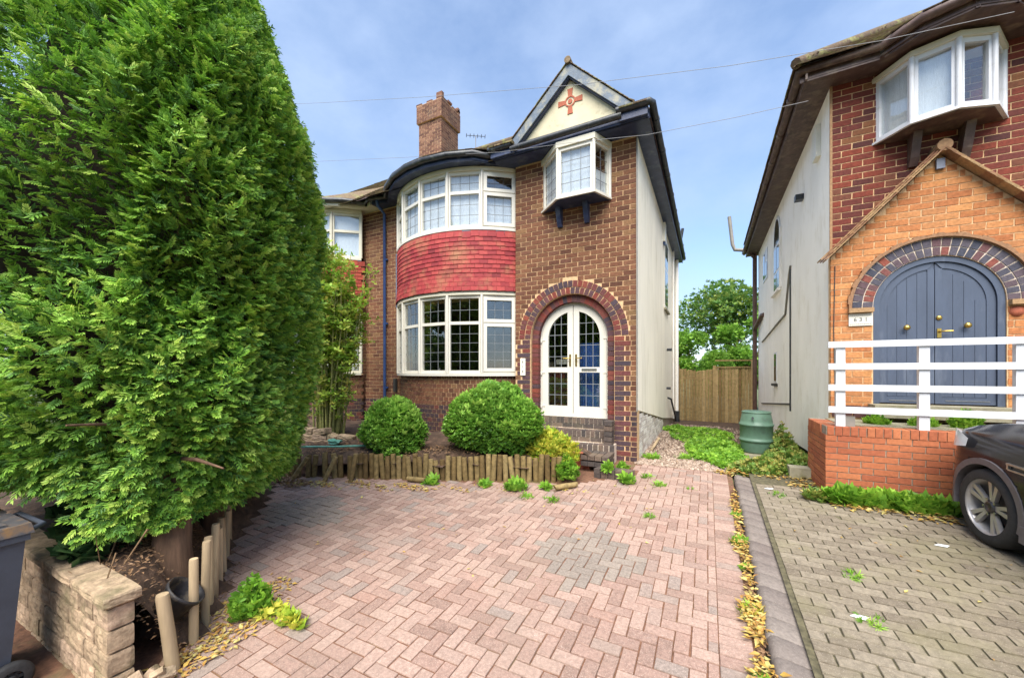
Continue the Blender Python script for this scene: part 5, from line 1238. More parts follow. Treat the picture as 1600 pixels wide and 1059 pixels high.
crumple('crumpled_paper', .72, 7.5, .25, .06, M['litter'], 'white crumpled paper among the weeds before the water butt', 'litter')
for x, y, lab in ((.72, 6.1, 'white scrap at the far end of the grey neighbouring drive'), (.93, 3.45, 'white scrap beside the kerb near the camera'), (1.9, 4.9, 'small white scrap lying by the car wheel')):
    o = MB().prism([(x - .05, y, nz(x, y) + .006), (x + .03, y - .02, nz(x, y) + .008), (x + .06, y + .02, nz(x, y) + .012), (x - .01, y + .035, nz(x, y) + .01)], (0, 0, .003)).build('paper_scrap', M['litter']); tag(o, lab, 'litter')
o = MB().tube([(-6.25, 4.25, .50), (-5.7, 4.55, .50), (-5.0, 4.95, .52)], .018, 8).build('garden_cane', M['teal']); tag(o, 'thin green cane lying across the flower bed soil', 'cane')
o = MB().tube([(-1.0, 8.0, .24), (-.95, 8.9, .34)], .03, 8).build('timber_offcut', M['post']); tag(o, 'pale timber offcut leaning on the whitewashed plinth', 'timber')

# ================================================================ TALL CONIFER HEDGE (left)
hd = thing('conifer_hedge', (-4.2, 1.9, .3), 'huge dense green conifer hedge filling the left of the view', 'hedge')
HC = np.array([-4.95, 2.40]); HAx = np.array([-.74, .67]); HAx /= np.linalg.norm(HAx); HB = np.array([HAx[1], -HAx[0]]); HA_, HB_ = 2.15, 1.02
zt = np.array([.12, .35, .6, 1.0, 1.5, 3.6, 4.0, 4.65, 5.4, 6.1, 6.8, 7.3]); stb = np.array([.40, .46, .55, .69, .82, .95, .91, .74, .52, .25, .08, .02])
def hedge_pts(n, depth=.16, zlo=.15, zhi=7.0):
    Z = zlo + (zhi - zlo) * rng.random(n) ** 1.05; an = rng.random(n) * 2 * np.pi
    # favour the sides that face the drive and the camera
    pk = rng.random(n); an = np.where(pk < .48, rng.uniform(-2.15, .15, n), np.where(pk < .97, rng.uniform(-.1, 2.05, n), an))
    ca, sa = np.cos(an), np.sin(an); e = .78; ux = np.sign(ca) * np.abs(ca) ** e * HA_; uy = np.sign(sa) * np.abs(sa) ** e * np.where(sa > 0, HB_, HB_ * 2.0)
    sc_ = np.interp(Z, zt, stb); sx_ = np.where(Z < 2.5, sc_ ** .35, np.minimum(1, sc_ * 1.12)); lumps = 1 + .032 * np.sin(an * 7 + Z * 1.3) + .04 * np.sin(Z * 4.1 + an * 3) + .03 * np.sin(an * 17 - Z * 5)
    rr = lumps * (1 - depth * rng.random(n) ** 1.5); q = ux * rr * np.where(ca > 0, sx_, sc_); w = uy * rr * np.where(sa > 0, sc_, sx_)
    # hb axis: positive towards the camera side
    x = HC[0] + HAx[0] * -q + HB[0] * w; y = HC[1] + HAx[1] * -q + HB[1] * w
    nx_ = HAx[0] * -ca * .8 + HB[0] * sa * 1.2; ny_ = HAx[1] * -ca * .8 + HB[1] * sa * 1.2
    return np.stack([x, y, Z], 1), np.stack([nx_, ny_, np.zeros(n)], 1), lumps
print('hedge b axis', HB)
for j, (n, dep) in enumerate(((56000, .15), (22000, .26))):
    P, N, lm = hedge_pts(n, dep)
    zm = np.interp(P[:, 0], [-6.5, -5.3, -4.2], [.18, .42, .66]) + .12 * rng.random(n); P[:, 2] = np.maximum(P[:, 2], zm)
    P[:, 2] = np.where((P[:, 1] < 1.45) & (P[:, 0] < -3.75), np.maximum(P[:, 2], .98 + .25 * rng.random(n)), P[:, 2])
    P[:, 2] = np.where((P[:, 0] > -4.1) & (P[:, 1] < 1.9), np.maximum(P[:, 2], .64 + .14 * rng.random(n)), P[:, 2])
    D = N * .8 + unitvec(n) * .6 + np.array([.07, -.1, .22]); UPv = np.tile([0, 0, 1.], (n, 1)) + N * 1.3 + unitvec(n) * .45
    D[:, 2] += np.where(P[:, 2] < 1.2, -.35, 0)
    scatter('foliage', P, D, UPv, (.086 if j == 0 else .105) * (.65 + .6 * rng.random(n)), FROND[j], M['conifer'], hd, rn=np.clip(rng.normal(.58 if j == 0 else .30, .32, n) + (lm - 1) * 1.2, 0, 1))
# added solid core, dark in the gaps and blocking the sky; trunks, limbs
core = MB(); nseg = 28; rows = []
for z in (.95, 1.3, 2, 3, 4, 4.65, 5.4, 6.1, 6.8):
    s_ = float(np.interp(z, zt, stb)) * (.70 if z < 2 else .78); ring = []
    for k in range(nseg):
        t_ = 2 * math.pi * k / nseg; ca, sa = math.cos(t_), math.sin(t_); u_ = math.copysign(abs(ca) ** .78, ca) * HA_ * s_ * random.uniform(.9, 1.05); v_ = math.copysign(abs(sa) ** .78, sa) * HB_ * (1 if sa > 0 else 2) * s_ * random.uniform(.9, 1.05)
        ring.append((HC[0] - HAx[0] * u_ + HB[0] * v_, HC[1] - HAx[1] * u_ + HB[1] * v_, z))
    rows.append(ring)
vs = [p for r_ in rows for p in r_]; core.add(vs, [(i * nseg + k, i * nseg + (k + 1) % nseg, (i + 1) * nseg + (k + 1) % nseg, (i + 1) * nseg + k) for i in range(len(rows) - 1) for k in range(nseg)] + [tuple(range(nseg))[::-1]], True); core.build('dark_core', mat('dark_core_fill', S(44, 34, 26), .98, .4, 9, .8, 20), hd)
for (x, y, r_, z0) in ((-3.62, 1.42, .12, .35), (-4.5, 2.1, .10, .2), (-5.5, 2.9, .12, .1)):
    tk = MB(); tk.tube([(x, y, z0 - .15), (x, y, z0 + .1), (x - .03, y + .04, .9), (x - .15, y + .15, 2.4), (x - .2, y + .2, 4)], [r_ * 1.25, r_ * 1.0, r_ * .85, r_ * .6, r_ * .3], 14)
    for k in range(4):
        a_ = random.uniform(-2.6, .6); z = random.uniform(.9, 1.6); l = random.uniform(.3, .7); tk.tube([(x, y, z), (x + l * .5 * math.cos(a_), y + l * .5 * math.sin(a_), z + .02), (x + l * math.cos(a_), y + l * math.sin(a_), z + random.uniform(-.1, .25))], [.025, .015, .006], 5)
    tk.build('trunk', M['bark'], hd)
dt = MB()
for k in range(4):
    x = random.uniform(-4.2, -3.2); y = 1.15 + random.uniform(-.1, .4) - (x + 3.5) * .2; z = random.uniform(.5, 1.0); dt.tube([(x, y, z), (x + random.uniform(-.15, .15), y - .1, z + random.uniform(-.2, .1)), (x + random.uniform(-.25, .25), y - .15, z + random.uniform(-.25, .15))], [.006, .004, .002], 4)
dt.build('dead_twigs', M['twig'], hd, kind='stuff')
# raised soil under the hedge
def hsz(x, y):
    d = (x - HC[0]) * HB[0] + (y - HC[1]) * HB[1]; s_ = (x - HC[0]) * -HAx[0] + (y - HC[1]) * -HAx[1]
    return gz(x, y) + .60 * max(0, min(1, (float(np.interp(x, [-4.4, -3.6], [.17, .38])) - d) / .22)) * max(.5, min(1, (s_ + 2.2) / 1.5)) - .015
xs = [-8 + .2 * k for k in range(26)]; ys = [.9 + .2 * k for k in range(22)]; hs = MB(); nx = len(xs); fcs = []
for j in range(len(ys) - 1):
    for i in range(nx - 1):
        cx, cy = xs[i] + .1, ys[j] + .1
        if (cx - HC[0]) * HB[0] + (cy - HC[1]) * HB[1] < .80 and cx < -3.12: fcs.append((j * nx + i, j * nx + i + 1, (j + 1) * nx + i + 1, (j + 1) * nx + i))
hs.add([(x, y, hsz(x, y) + (random.uniform(-.025, .025) if (x - HC[0]) * HB[0] + (y - HC[1]) * HB[1] < .08 else -.012)) for y in ys for x in xs], fcs, True); hs.build('hedge_soil', M['soil'], kind='structure')
nn = 2600; lx = rng.uniform(-4.3, -3.1, nn); ly = rng.uniform(1.02, 2.1, nn); kk = ((lx - HC[0]) * HB[0] + (ly - HC[1]) * HB[1]) < .45
flatleaves('needle_litter', [(x, y, hsz(x, y) + .01) for x, y, q in zip(lx, ly, kk) if q], .028, M['brownleaf'], lift=.015, kind='stuff')

# posts edging the hedge bed
pe = thing('timber_post_edging', (-3.6, 1.6, -.05), 'row of slim grey-brown upright timber posts along the foot of the hedge', 'edging')
posts = [(-3.03, 1.20, .50, .036, -.10, .04), (-3.20, 1.38, .58, .028, 0, 0), (-3.32, 1.50, .62, .028, .02, 0), (-3.47, 1.60, .58, .03, 0, .03), (-3.62, 1.70, .60, .03, .05, .06), (-3.80, 1.82, .50, .032, 0, 0), (-4.0, 1.95, .5, .032, 0, .05), (-4.3, 2.12, .45, .032, .05, 0), (-4.6, 2.3, .42, .03, 0, 0), (-4.95, 2.52, .4, .03, 0, .1), (-5.3, 2.78, .4, .03, 0, 0)]
for x, y, h, r_, lx_, ly_ in posts:
    g = gz(x, y); MB().tube([(x, y, g - .03), (x - ly_ * h * .5, y + lx_ * h * .5, g + h * .5), (x - ly_ * h, y + lx_ * h, g + h - .015), (x - ly_ * h, y + lx_ * h, g + h)], [r_ * 1.03, r_, r_ * .97, r_ * .88], 12).build('post', M['post'], pe)
pt = thing('plant_pot', (-3.18, 1.28, .05), 'black plastic plant pot lying tipped over behind the first timber post', 'plant pot')
po = MB().lathe((0, 0, 0), [(0, -.15), (.085, -.15), (.115, .12), (.128, .125), (.128, .15), (.12, .15), (.108, .12), (.08, -.13), (0, -.13)], 24).build('pot', M['pot'], pt, local=True); pt.location = (-3.30, 1.28, .17); pt.rotation_euler = (R(-20), R(38), R(20))
# split-faced stone wall
sw = thing('stone_garden_wall', (-3.6, .95, .2), 'low buff split-faced stone wall with flat coping under the hedge beside the bin', 'wall')
MB().box(-5.5, -3.09, .93, 1.01, -.3, .44).build('wall_core', M['mortar_d'], sw)
for r_ in range(5):
    x = -3.055; z = .37 - .135 * r_ ; first = True
    while x > -5.4:
        l = random.choice((.22, .36, .42)) if not (first and r_ % 2) else .2; first = False
        o = bpy.data.objects.new('stone', unit_mesh('stone', M['stone'][0], 'rough', random.randrange(4))); C.objects.link(o); o.parent = sw; o.scale = (l / 2 - .006, .060, .0615); o.location = Vector((x - l / 2, .965, z)) - W[sw]; o.rotation_euler = (0, 0, random.gauss(0, .01)); x -= l
for k, (x0, x1) in enumerate(((-3.03, -3.55), (-3.555, -4.05), (-4.055, -4.6), (-4.605, -5.2))):
    o = bpy.data.objects.new('coping_stone', unit_mesh('stone', M['stone'][0], 'rough', k % 3)); C.objects.link(o); o.parent = sw; o.scale = (abs(x1 - x0) / 2, .085, .032); o.location = Vector(((x0 + x1) / 2, .965, .478)) - W[sw]
rb = thing('stone_rubble', (-2.95, 1.05, -.08), 'broken pale stones at the foot of the stone wall end', 'rubble')
for k in range(9):
    o = bpy.data.objects.new('stone', unit_mesh('stone', M['stone'][0], 'rough', k % 3)); C.objects.link(o); o.parent = rb; s_ = random.uniform(.02, .05); o.scale = (s_, s_ * .7, s_ * random.uniform(.7, 1.6)); o.location = Vector((random.uniform(-3.04, -2.93), random.uniform(.92, 1.18), -.10 + random.uniform(0, .1))) - W[rb]; o.rotation_euler = (random.random(), random.random(), random.random() * 3)

# wheelie bin
bn = thing('wheelie_bin', (-3.98, .42, gz(0, .4)), 'dark grey wheelie bin at the left edge beside the stone wall', 'wheelie bin', rz=R(2)); bn.scale = (.95, .95, .95)
b_ = MB(); b_.add([(-.24, -.27, .08), (.24, -.27, .08), (.24, .27, .08), (-.24, .27, .08), (-.29, -.35, 1.0), (.29, -.35, 1.0), (.29, .33, 1.0), (-.29, .33, 1.0)], CF); b_.add([(-.305, -.36, .96), (.305, -.36, .96), (.305, .345, .96), (-.305, .345, .96), (-.305, -.36, 1.0), (.305, -.36, 1.0), (.305, .345, 1.0), (-.305, .345, 1.0)], CF); b_.build('body', M['bin'], bn, local=True)
l_ = MB(); l_.add([(-.315, -.39, 1.003), (.315, -.39, 1.003), (.315, .36, 1.003), (-.315, .36, 1.003), (-.30, -.37, 1.045), (.30, -.37, 1.045), (.30, .35, 1.065), (-.30, .35, 1.065)], CF); l_.box(-.26, .26, -.30, .26, 1.055, 1.075); l_.build('lid', M['binlid'], bn, local=True)
MB().tube([(-.22, .36, 1.0), (-.22, .42, 1.02), (.22, .42, 1.02), (.22, .36, 1.0)], .016, 8).build('handle', M['bin'], bn, local=True)
for sg in (-1, 1):
    w_ = MB().lathe((sg * .25 if sg < 0 else .25, .27, .10), [(.05, -.0), (.085, -.0), (.10, .01), (.10, .04), (.085, .05), (.05, .05)], 22, 'x'); wo = w_.build('wheel', M['rubber'], bn, local=True)
    sp2 = MB().lathe((sg * .25, .27, .10), [(0, .01), (.022, .01), (.022, .045), (0, .045)], 12, 'x')
    for k in range(8): a_ = k * math.pi / 4; sp2.bar((sg * .25 + .025, .27 + .02 * math.cos(a_), .10 + .02 * math.sin(a_)), (sg * .25 + .025, .27 + .08 * math.cos(a_), .10 + .08 * math.sin(a_)), .012, .02)
    sp2.build('hub', M['rubber'], wo, local=True)
cl_ = rng.uniform(-.28, .28, (60, 2)); flatleaves('needle_litter', [(-3.98 + x, .42 + y * 1.1, gz(0, .4) + 1.025) for x, y in cl_], .04, M['brownleaf'], lift=.01, kind='stuff')

# ================================================================ CAR
car = thing('parked_car', (0, 0, 0), 'dark grey SUV at the right edge, its front wheel and wing showing', 'car')
# local frame: +y forwards, x to the right side of the car, wheel centre at y = 0, ground z = 0
HWD = .92; RW = .345
def topz(y):
    pts_ = [(-3.6, .95), (-3.45, 1.15), (-3.2, 1.55), (-2.6, 1.66), (-1.6, 1.68), (-.95, 1.58), (-.35, 1.20), (-.2, 1.15), (.2, 1.08), (.5, 1.01), (.72, .93), (.82, .78), (.86, .6)]
    ys2, zs2 = zip(*pts_); return float(np.interp(y, ys2, zs2))
def halfw(y):
    f = 0
    if y > .30: f = ((y - .30) / .60) ** 1.9 * .52
    if y < -3.1: f = ((-3.1 - y) / .6) ** 2 * .35
    return HWD - f
cb = MB(); st_y = list(np.linspace(-3.6, .86, 90)); sect = []
for y in st_y:
    w, tz = halfw(y), topz(y); belt = min(.98, tz - .03); pr = []
    for z, off in ((.24, .03), (.34, .005), (.45, 0), (.55, .0), (.65, .0), (.75, .004), (.82, .012), (.88, .03)):
        pr.append((w - off, min(z, tz - .04)))
    if tz > 1.205:
        k = (tz - 1.0) / .68; pr += [(w - .05, .96), (w - .08, 1.0), (w - .08 - .10 * k, 1.0 + (tz - 1.0) * .5), (w - .08 - .24 * k, tz - .05), (w * .5, tz), (0, tz + .01)]
    else: pr += [(w - .055, belt - .01), (w - .09, belt + .005), (w - .15, tz - .012), (w - .25, tz), (w * .45, tz + .02), (0, tz + .03)]
    sect.append(pr)
ns = len(sect[0])
for sg in (-1, 1):
    vs = [(sg * x, y, z) for y, pr in zip(st_y, sect) for x, z in pr]; fs = []
    for i in range(len(st_y) - 1):
        for k in range(ns - 1):
            ym = (st_y[i] + st_y[i + 1]) / 2; zm = (sect[i][k][1] + sect[i][k + 1][1]) / 2
            if k < 8 and (math.hypot(ym, zm - .35) < .405 or math.hypot(ym + 2.69, zm - .35) < .405): continue
            fs.append((i * ns + k, i * ns + k + 1, (i + 1) * ns + k + 1, (i + 1) * ns + k))
    cb.add(vs, fs, True)
body = cb.build('body', M['paint'], car, local=True)
MB().add([(x_ * halfw(y), y, z) for y, z in ((.862, .24), (.862, .6)) for x_ in (-1, 1)], [(0, 1, 3, 2)]).build('grille', M['trim'], car, local=True)
MB().box(-.8, .8, -3.4, -.6, .2, .3).box(-.5, .5, -.6, .7, .2, .3).build('underbody', M['rubber'], car, local=True)
for sg in (-1, 1):
    tr = MB()
    for wy in (0, -2.69):
        for k in range(26):
            a0, a1 = R(-14) + R(208) * k / 26, R(-14) + R(208) * (k + 1) / 26
            q = []
            for a_, r_ in ((a0, .375), (a0, .43), (a1, .43), (a1, .375)):
                yy = wy + r_ * math.cos(a_); q.append((sg * (halfw(yy) + .008), yy, .35 + r_ * math.sin(a_)))
            tr.prism(q, (-sg * .12, 0, 0))
        lin = MB()
    tr.box(*sorted((sg * .86, sg * .935)), -2.28, -.40, .20, .34); tr.build('arch_trim', M['trim'], car, local=True)
    li = MB()
    for wy in (0, -2.69):
        vs = []; 
        for k in range(19):
            a_ = R(-10) + R(200) * k / 18; vs += [(sg * .90, wy + .40 * math.cos(a_), .35 + .40 * math.sin(a_)), (sg * .45, wy + .40 * math.cos(a_), .35 + .40 * math.sin(a_))]
        li.add(vs, [(2 * k, 2 * k + 2, 2 * k + 3, 2 * k + 1) for k in range(18)], True); li.add([(sg * .5, wy + .40 * math.cos(R(k * 20)), .35 + .40 * math.sin(R(k * 20))) for k in range(18)], [tuple(range(18))])
    li.build('wheel_arch_liner', M['rubber'], car, local=True)
    hl = MB(); vs = []
    for t_ in np.linspace(0, 1, 9):
        y = .22 + .50 * t_; w = halfw(y) + .012; z0 = .80 - .04 * t_; z1 = .845 + .11 * math.sin(math.pi * min(1, t_ * .8 + .15)); vs += [(sg * w, y, z0 + .05 * (1 - t_)), (sg * (w - .015), y, min(z1 + .03, topz(y) - .02))]
    hl.add(vs, [(2 * k, 2 * k + 2, 2 * k + 3, 2 * k + 1) for k in range(8)], True); hl.build('headlight', M['lamp'], car, local=True)
    MB().box(*sorted((sg * (HWD - .008), sg * (HWD + .012))), -.46, -.24, .80, .815).box(*sorted((sg * (HWD - .008), sg * (HWD + .012))), -.44, -.26, .755, .768).box(*sorted((sg * (HWD - .008), sg * (HWD + .010))), -.26, -.242, .76, .81).build('wing_vent', M['steel'], car, local=True)
    MB().box(*sorted((sg * (HWD - .03), sg * (HWD + .003))), -.565, -.555, .36, .95).box(*sorted((sg * (HWD - .03), sg * (HWD + .003))), -1.90, -1.89, .36, .95).build('door_gap', M['rubber'], car, local=True)
    mr = MB().box(*sorted((sg * .93, sg * 1.10)), -.92, -.80, 1.02, 1.16).box(*sorted((sg * .84, sg * .93)), -.90, -.82, 1.0, 1.06); mo = mr.build('wing_mirror', M['paint'], car, local=True); MB().box(*sorted((sg * 1.0, sg * 1.105)), -.80, -.79, 1.03, 1.06).build('indicator', M['amber'], mo, local=True)
    vs = []; ysg = np.linspace(-3.15, -.62, 12)
    for y in ysg:
        k = (topz(y) - 1.0) / .68; w = halfw(y); zt_ = 1.0 + (topz(y) - 1.0) * .78; vs += [(sg * (w - .078), y, 1.02), (sg * (w - .08 - .18 * k + .012), y, max(zt_, 1.03))]
    MB().add(vs, [(2 * k, 2 * k + 2, 2 * k + 3, 2 * k + 1) for k in range(11)], True).build('side_glass', M['carglass'], car, local=True)
    for wy in (0, -2.69):
        cx_ = sg * .80
        wh = MB().lathe((cx_, wy, .345), [(.245, -.11), (.30, -.118), (.335, -.10), (.346, -.06), (.347, 0), (.346, .06), (.335, .10), (.30, .118), (.245, .11)], 40, 'x'); wo = wh.build('wheel', M['rubber'], car, local=True)
        rim = MB().lathe((cx_, wy, .345), [(.246, sg * .108), (.252, sg * .104), (.238, sg * .092), (.228, sg * .07), (.222, -sg * .05)], 40, 'x'); rim.build('rim', M['alloy'], wo, local=True)
        dk = MB().lathe((cx_ - sg * .03, wy, .345), [(0, 0), (.15, 0), (.15, -sg * .02)], 24, 'x'); dk.build('brake_disc', M['alloyd'], wo, local=True)
        s5 = MB(); dd = MB()
        for k in range(5):
            a0 = R(90 + 72 * k + 12)
            for da in (-.17, .17):
                def pp_(r_, a_, h_): return (cx_ + sg * h_, wy + r_ * math.cos(a_), .345 + r_ * math.sin(a_))
                s5.prism([pp_(.045, a0 + da * .8 - .30, .070), pp_(.045, a0 + da * .8 + .30, .070), pp_(.236, a0 + da + .085, .088), pp_(.236, a0 + da - .085, .088)], (-sg * .03, 0, 0))
            dd.prism([pp_(.06, a0 - .16, .058), pp_(.06, a0 + .16, .058), pp_(.232, a0 + .15, .062), pp_(.232, a0 - .15, .062)], (-sg * .03, 0, 0))
        s5.build('spokes', M['alloy'], wo, local=True); dd.build('spoke_recess', M['alloyd'], wo, local=True)
        hb_ = MB().lathe((cx_, wy, .345), [(.055, sg * .066), (.05, sg * .085), (.032, sg * .09), (.03, sg * .084), (0, sg * .084)], 20, 'x'); hb_.build('hub_cap', M['alloyd'], wo, local=True)
        nb_ = MB()
        for k in range(5): a_ = R(90 + 72 * k + 48); nb_.tube([(cx_ + sg * .05, wy + .07 * math.cos(a_), .345 + .07 * math.sin(a_)), (cx_ + sg * .082, wy + .07 * math.cos(a_), .345 + .07 * math.sin(a_))], .011, 8)
        nb_.build('wheel_nut', M['steel'], wo, local=True)
vs = []
for y, w0 in ((-.36, .80), (-.94, .66)): vs += [(-w0, y, topz(y) + .02), (0, y + .06, topz(y) + .045), (w0, y, topz(y) + .02)]
MB().add(vs, [(0, 1, 4, 3), (1, 2, 5, 4)], True).build('windscreen', M['carglass'], car, local=True)
CX, CY = 2.23, 5.08; ang = R(6); off = Vector((-.92 * math.cos(ang), -.92 * math.sin(ang), 0))
car.location = (CX - off.x, CY - off.y, nz(CX, CY) + .005); car.rotation_euler = (math.atan(.054), 0, ang)

# ================================================================ WIRES
def wire(pts_, r_, label):
    o = MB().tube(pts_, r_, 5).build('overhead_cable', M['cable']); return tag(o, label, 'cable', None)
def unp(px, py, Y):
    th_ = R(27.02); s_, c_ = math.sin(th_), math.cos(th_); u_ = px - 800; a_ = (-s_ * 600 + c_ * u_, c_ * 600 + s_ * u_, 580 - py); t_ = Y / a_[1]; return (a_[0] * t_, Y, 1.8 + a_[2] * t_)
wire([unp(330, 168, 6.05), unp(500, 161, 6.05), unp(660, 152, 6.05), unp(900, 133, 6.05), unp(1140, 103, 6.05), unp(1278, 80, 6.05), unp(1377, 64, 6.05), unp(1585, 19, 6.05)], .0035, 'upper overhead cable crossing the sky to the neighbour gutter')
wire([unp(330, 262, 6.2), unp(505, 252, 6.2), unp(635, 246, 6.2), unp(780, 238, 6.2), unp(900, 222, 6.2), unp(1010, 211, 6.2), unp(1153, 183, 6.2), unp(1263, 158, 6.3)], .0035, 'lower overhead cable passing in front of the cream gable gutter')

# ================================================================ WEEDS, LITTER
def weed(x, y, r_, h, n, size, label, tm=BLADE, m='weed', z=None, grp=None, name='weed'):
    z = z if z is not None else (nz(x, y) if x > .34 else gz(x, y))
    t = clump(name, x, y, z - .01, r_, r_, h, n, size, tm, M[m]); return tag(t, label, 'weed', grp)
for (x, y, r_, h, n, s_, lab, tm, mm_) in (
    (.30, 5.2, .06, .05, 12, .06, 'small green weed at the kerb, nearest the far end of the drive', BLADE, 'weed'),
    (.30, 4.45, .09, .07, 26, .07, 'leafy weed tuft in the kerb gap, second of the line from the far end', CLU, 'weed'),
    (.31, 3.95, .05, .04, 12, .05, 'tiny weed sprouting in the middle of the kerb gap', CLU, 'weed'),
    (.29, 3.32, .10, .06, 34, .06, 'pale yellow-green weed mat in the kerb gap level with the grey diamond', STAR, 'yleaf'),
    (.30, 2.68, .05, .05, 10, .05, 'fresh green sprig in the straw by the kerb nearest the camera', CLU, 'weed'),
    (-3.75, 4.65, .10, .14, 26, .09, 'upright green weed at the foot of the logs below the round bushes', CLU, 'weed'),
    (-2.95, 4.88, .10, .10, 22, .09, 'green weed at the log foot beneath the big bush centre', CLU, 'weed'),
    (-2.45, 4.95, .16, .16, 40, .11, 'bushiest green weed before the right part of the log edging', CLU, 'weed'),
    (-2.05, 5.1, .07, .12, 16, .09, 'slim weed by the last upright logs', CLU, 'weed'),
    (-2.2, 4.7, .10, .05, 16, .07, 'flat weed on the drive a step before the log edging', STAR, 'weed'),
    (-1.85, 4.75, .10, .05, 16, .07, 'flat weed on the drive left of the low brick step', STAR, 'weed'),
    (-1.35, 5.9, .08, .14, 26, .09, 'green weed on the low brick step', CLU, 'weed'),
    (-1.05, 5.8, .10, .16, 34, .10, 'tall fresh weed at the right end of the low step', CLU, 'weed'),
    (-1.25, 6.5, .10, .10, 34, .09, 'green weed at the foot of the brick pier', CLU, 'weed'),
    (-.85, 6.2, .10, .04, 18, .07, 'low weed patch on paving right of the steps', STAR, 'weed'),
    (-.60, 4.75, .06, .03, 14, .06, 'small lone weed in the middle of the red drive', BLADE, 'weed'),
    (-.62, 5.9, .10, .04, 20, .07, 'low weed on the paving near the gravel', STAR, 'weed'),
    (-.2, 5.9, .05, .03, 10, .05, 'tiny weed near the top of the drive', BLADE, 'weed'),
    (.78, 5.9, .07, .03, 12, .06, 'tiny weed on the grey drive near its far end', BLADE, 'weed'),
    (1.05, 4.05, .06, .03, 12, .06, 'tiny weed in the grey drive beside the kerb', BLADE, 'weed'),
    (.98, 3.45, .07, .03, 14, .05, 'weed next to the white scrap on the grey drive', BLADE, 'weed'),
    (1.2, 5.9, .16, .16, 60, .09, 'leafy weed clump at the corner of the orange-red wall', CLU, 'weedm'),
    (-.9, 7.4, .16, .10, 60, .08, 'low green weed in the gravel against the whitewashed plinth', STAR, 'weed'),
    (-.35, 7.7, .2, .06, 40, .08, 'thin weed patch in the gravel passage', STAR, 'weed')):
    z = .29 if 'on the low brick step' in lab else None
    weed(x, y, r_, h, n, s_, lab, tm, mm_, z)
t = clump('ferny_weeds', 1.62, 5.86, nz(1.6, 5.8) - .01, .36, .13, .15, 260, .14, CLU, M['weed'], heap=.3); tag(t, 'row of lush green leaves along the foot of the orange-red wall', 'plant')
t = clump('ferny_weeds', 2.1, 5.80, nz(2.1, 5.8) - .01, .3, .12, .14, 180, .13, CLU, M['weed'], heap=.3); tag(t, 'green leaves at the wall foot hidden partly by the car wheel', 'plant')
for x, lab in ((1.92, 'small green plant on the landing left of the middle railing post'), (2.36, 'small green plant on the landing right of the middle railing post'), (2.72, 'larger green plant on the landing above the car bonnet')):
    t = clump('landing_plant', x, 6.5, 1.12, .13, .1, .13 if x < 2.5 else .24, 90 if x < 2.5 else 220, .07, CLU, M['weed']); tag(t, lab, 'plant')
t = clump('ivy_plant', -3.88, 1.02, .50, .17, .08, .22, 60, .09, IVYT, M['ivy']); tag(t, 'small ivy plant on top of the stone wall by the bin', 'plant')
t = clump('ivy_patch', -4.25, 1.25, .5, .5, .25, .7, 420, .07, IVYT, M['ivy']); tag(t, 'dark ivy growing under the hedge behind the stone wall', 'plant')
t = clump('bramble', -3.12, 1.72, gz(0, 1.7), .13, .14, .34, 150, .06, CLU, M['weed']); tag(t, 'leafy green sprout beside the timber posts at the hedge foot', 'plant')
t = clump('trailing_weed', -2.85, 1.78, gz(0, 1.75), .25, .08, .10, 70, .06, CLU, M['yleaf']); tag(t, 'low trailing sprig spreading over the paving from the timber posts', 'plant')
# alley vegetation
def patch(name, pts_, n, size, h, tm, m, label):
    P = []
    for (x, y, rx, ry, k) in pts_:
        q = int(n * k); a_ = rng.random(q) * 6.283; rr = np.sqrt(rng.random(q)); X = x + rx * rr * np.cos(a_); Y = y + ry * rr * np.sin(a_)
        Zz = np.array([gz(u_, v_) for u_, v_ in zip(X, Y)]) + h * k ** .2 * rng.random(q) * (1.1 - rr * .7); P.append(np.stack([X, Y, Zz], 1))
    P = np.concatenate(P); n_ = len(P)
    t = scatter(name, P, unitvec(n_) * .7 + np.array([0, 0, .8]), np.tile([0, 0, 1.], (n_, 1)) + unitvec(n_) * .4, size * (.6 + .8 * rng.random(n_)), tm, M[m]); return tag(t, kind='stuff')
patch('passage_weeds', [(.1, 8.7, .5, 1.3, .5), (-.15, 10.6, .7, 1.4, .25), (.35, 7.6, .35, .5, .2), (-.75, 11.5, .35, .6, .1)], 5200, .052, .26, CLU, 'weed', '')
patch('passage_undergrowth', [(1.25, 8.3, .32, .8, .5), (1.15, 7.5, .45, .5, .6), (.75, 7.0, .45, .25, .3), (1.3, 9.6, .28, .8, .4)], 3000, .056, .32, CLU, 'weedm', '')
patch('butt_side_weeds', [(1.22, 8.6, .2, .3, 1)], 520, .07, .62, CLU, 'weedm', '')
# dead leaves and straw
def strew(pts_, n, size, m, name='fallen_leaves', fz=gz, **k):
    P = []
    for (x, y, rx, ry) in pts_:
        q = n // len(pts_); a_ = rng.random(q) * 6.283; rr = rng.random(q) ** .7; P += [(x + rx * r1 * math.cos(t1), y + ry * r1 * math.sin(t1)) for r1, t1 in zip(rr, a_)]
    flatleaves(name, [(x, y, fz(x, y) + .006) for x, y in P], size, m, kind='stuff', **k)
strew([(-5.3, 3.95, .5, .12), (-4.6, 4.2, .5, .12), (-3.9, 4.42, .4, .10), (-5.8, 3.8, .3, .12)], 420, .055, M['dead'])
strew([(-3.3, 4.62, .4, .1), (-2.6, 4.85, .5, .12), (-1.8, 5.2, .3, .2)], 90, .05, M['dead'])
strew([(.30, 3.3, .09, .22), (.30, 2.60, .08, .24), (.30, 4.4, .07, .2), (.31, 5.4, .05, .7), (.31, 3.9, .03, .9), (.29, 3.15, .07, .2)], 900, .05, M['dead'], lift=.05)
strew([(.31, 4.0, .04, 2.4), (.31, 3.0, .04, 1.6)], 700, .03, M['brownleaf'], name='kerb_debris', lift=.01)
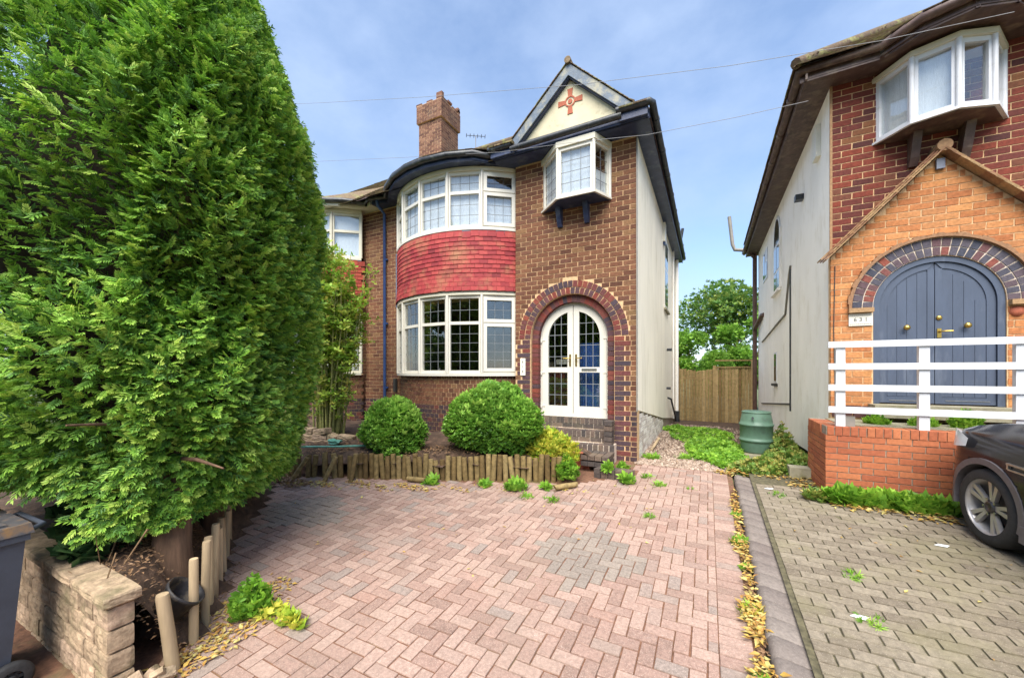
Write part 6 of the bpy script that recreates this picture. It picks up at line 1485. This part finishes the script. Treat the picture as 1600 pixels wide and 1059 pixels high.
strew([(.8, 6.72, .6, .12), (1.15, 6.4, .2, .25), (.3, 6.85, .2, .1)], 330, .06, M['dead'], fz=lambda x, y: nz(x, y) - .02 if x > .33 else gz(x, y), lift=.03)
strew([(1.6, 5.7, .4, .1), (2.15, 5.6, .3, .12)], 260, .055, M['dead'], fz=nz, lift=.03)
strew([(-2.8, 3.5, 2.6, 1.8), (-1.2, 4.6, 1.3, 1.2)], 60, .04, M['dead'])
strew([(1.5, 4.5, .9, 1.4)], 26, .035, M['dead'], fz=nz)
strew([(-5.0, 5.0, 1.2, .5), (-6.0, 4.6, .5, .3), (-4.0, 5.2, .8, .3)], 900, .045, M['brownleaf'], fz=lambda x, y: bedz(x, y), lift=.02, name='bed_litter')
strew([(-5.9, 3.75, .45, .2), (-6.2, 3.9, .3, .2)], 500, .05, M['brownleaf'], lift=.05, name='bed_litter')
strew([(-3.05, 1.45, .18, .5), (-3.3, 1.75, .2, .4)], 700, .04, M['dead'], lift=.01, name='needle_litter')
strew([(-.5, 7.3, .6, .5), (-.5, 8.5, .6, .8)], 300, .03, M['brownleaf'], name='passage_litter')
# mossy soil strip and sandy corner that creep over the paving edge by the posts
sd_ = MB(); n, m_ = 60, 12; vs = []
for k in range(n + 1):
    t_ = k / n; x = -2.98 - 3.0 * t_; y = 1.06 + 2.22 * t_; w = .40 * (1 - .55 * t_) + .06 * math.sin(t_ * 23) + .03 * math.sin(t_ * 61)
    for q in range(m_ + 1):
        e = q / m_; X, Y = x - .10 + (w + .16) * e * .75, y + .10 - (w + .16) * e * .66
        vs.append((X, Y, gz(X, Y) + .020 - .026 * e ** 1.5 + random.uniform(-.0035, .0035)))
sd_.add(vs, [(k * (m_ + 1) + q, k * (m_ + 1) + q + 1, (k + 1) * (m_ + 1) + q + 1, (k + 1) * (m_ + 1) + q) for k in range(n) for q in range(m_)], True); sd_.build('sandy_margin', mat('sandy_soil', S(178, 148, 120), .98, .3, 14, .7, 50), kind='structure')
cnt = {}
for o in bpy.data.objects:
    if not o.parent and o.get('category'): cnt.setdefault(o['category'], []).append(o)
GN = {'weed': 'weed tufts on the drives and passage', 'plant': 'small leafy plants along walls and landing', 'tree': 'trees', 'bush': 'round bushes in the front bed', 'cable': 'overhead cables', 'litter': 'scraps of litter', 'log': 'loose logs by the bed edging', 'edging': 'timber edgings', 'shrub': 'shrubs'}
for c_, l_ in cnt.items():
    if len(l_) > 1 and c_ in GN:
        for o in l_: o['group'] = GN[c_]
for o in cnt['tree']: o['group'] = 'trees across the road' if 'across the road' in o['label'] else 'trees beyond the fence'
print('objects', len(bpy.data.objects), 'tris', sum(len(o.data.polygons) for o in bpy.data.objects if o.type == 'MESH'))
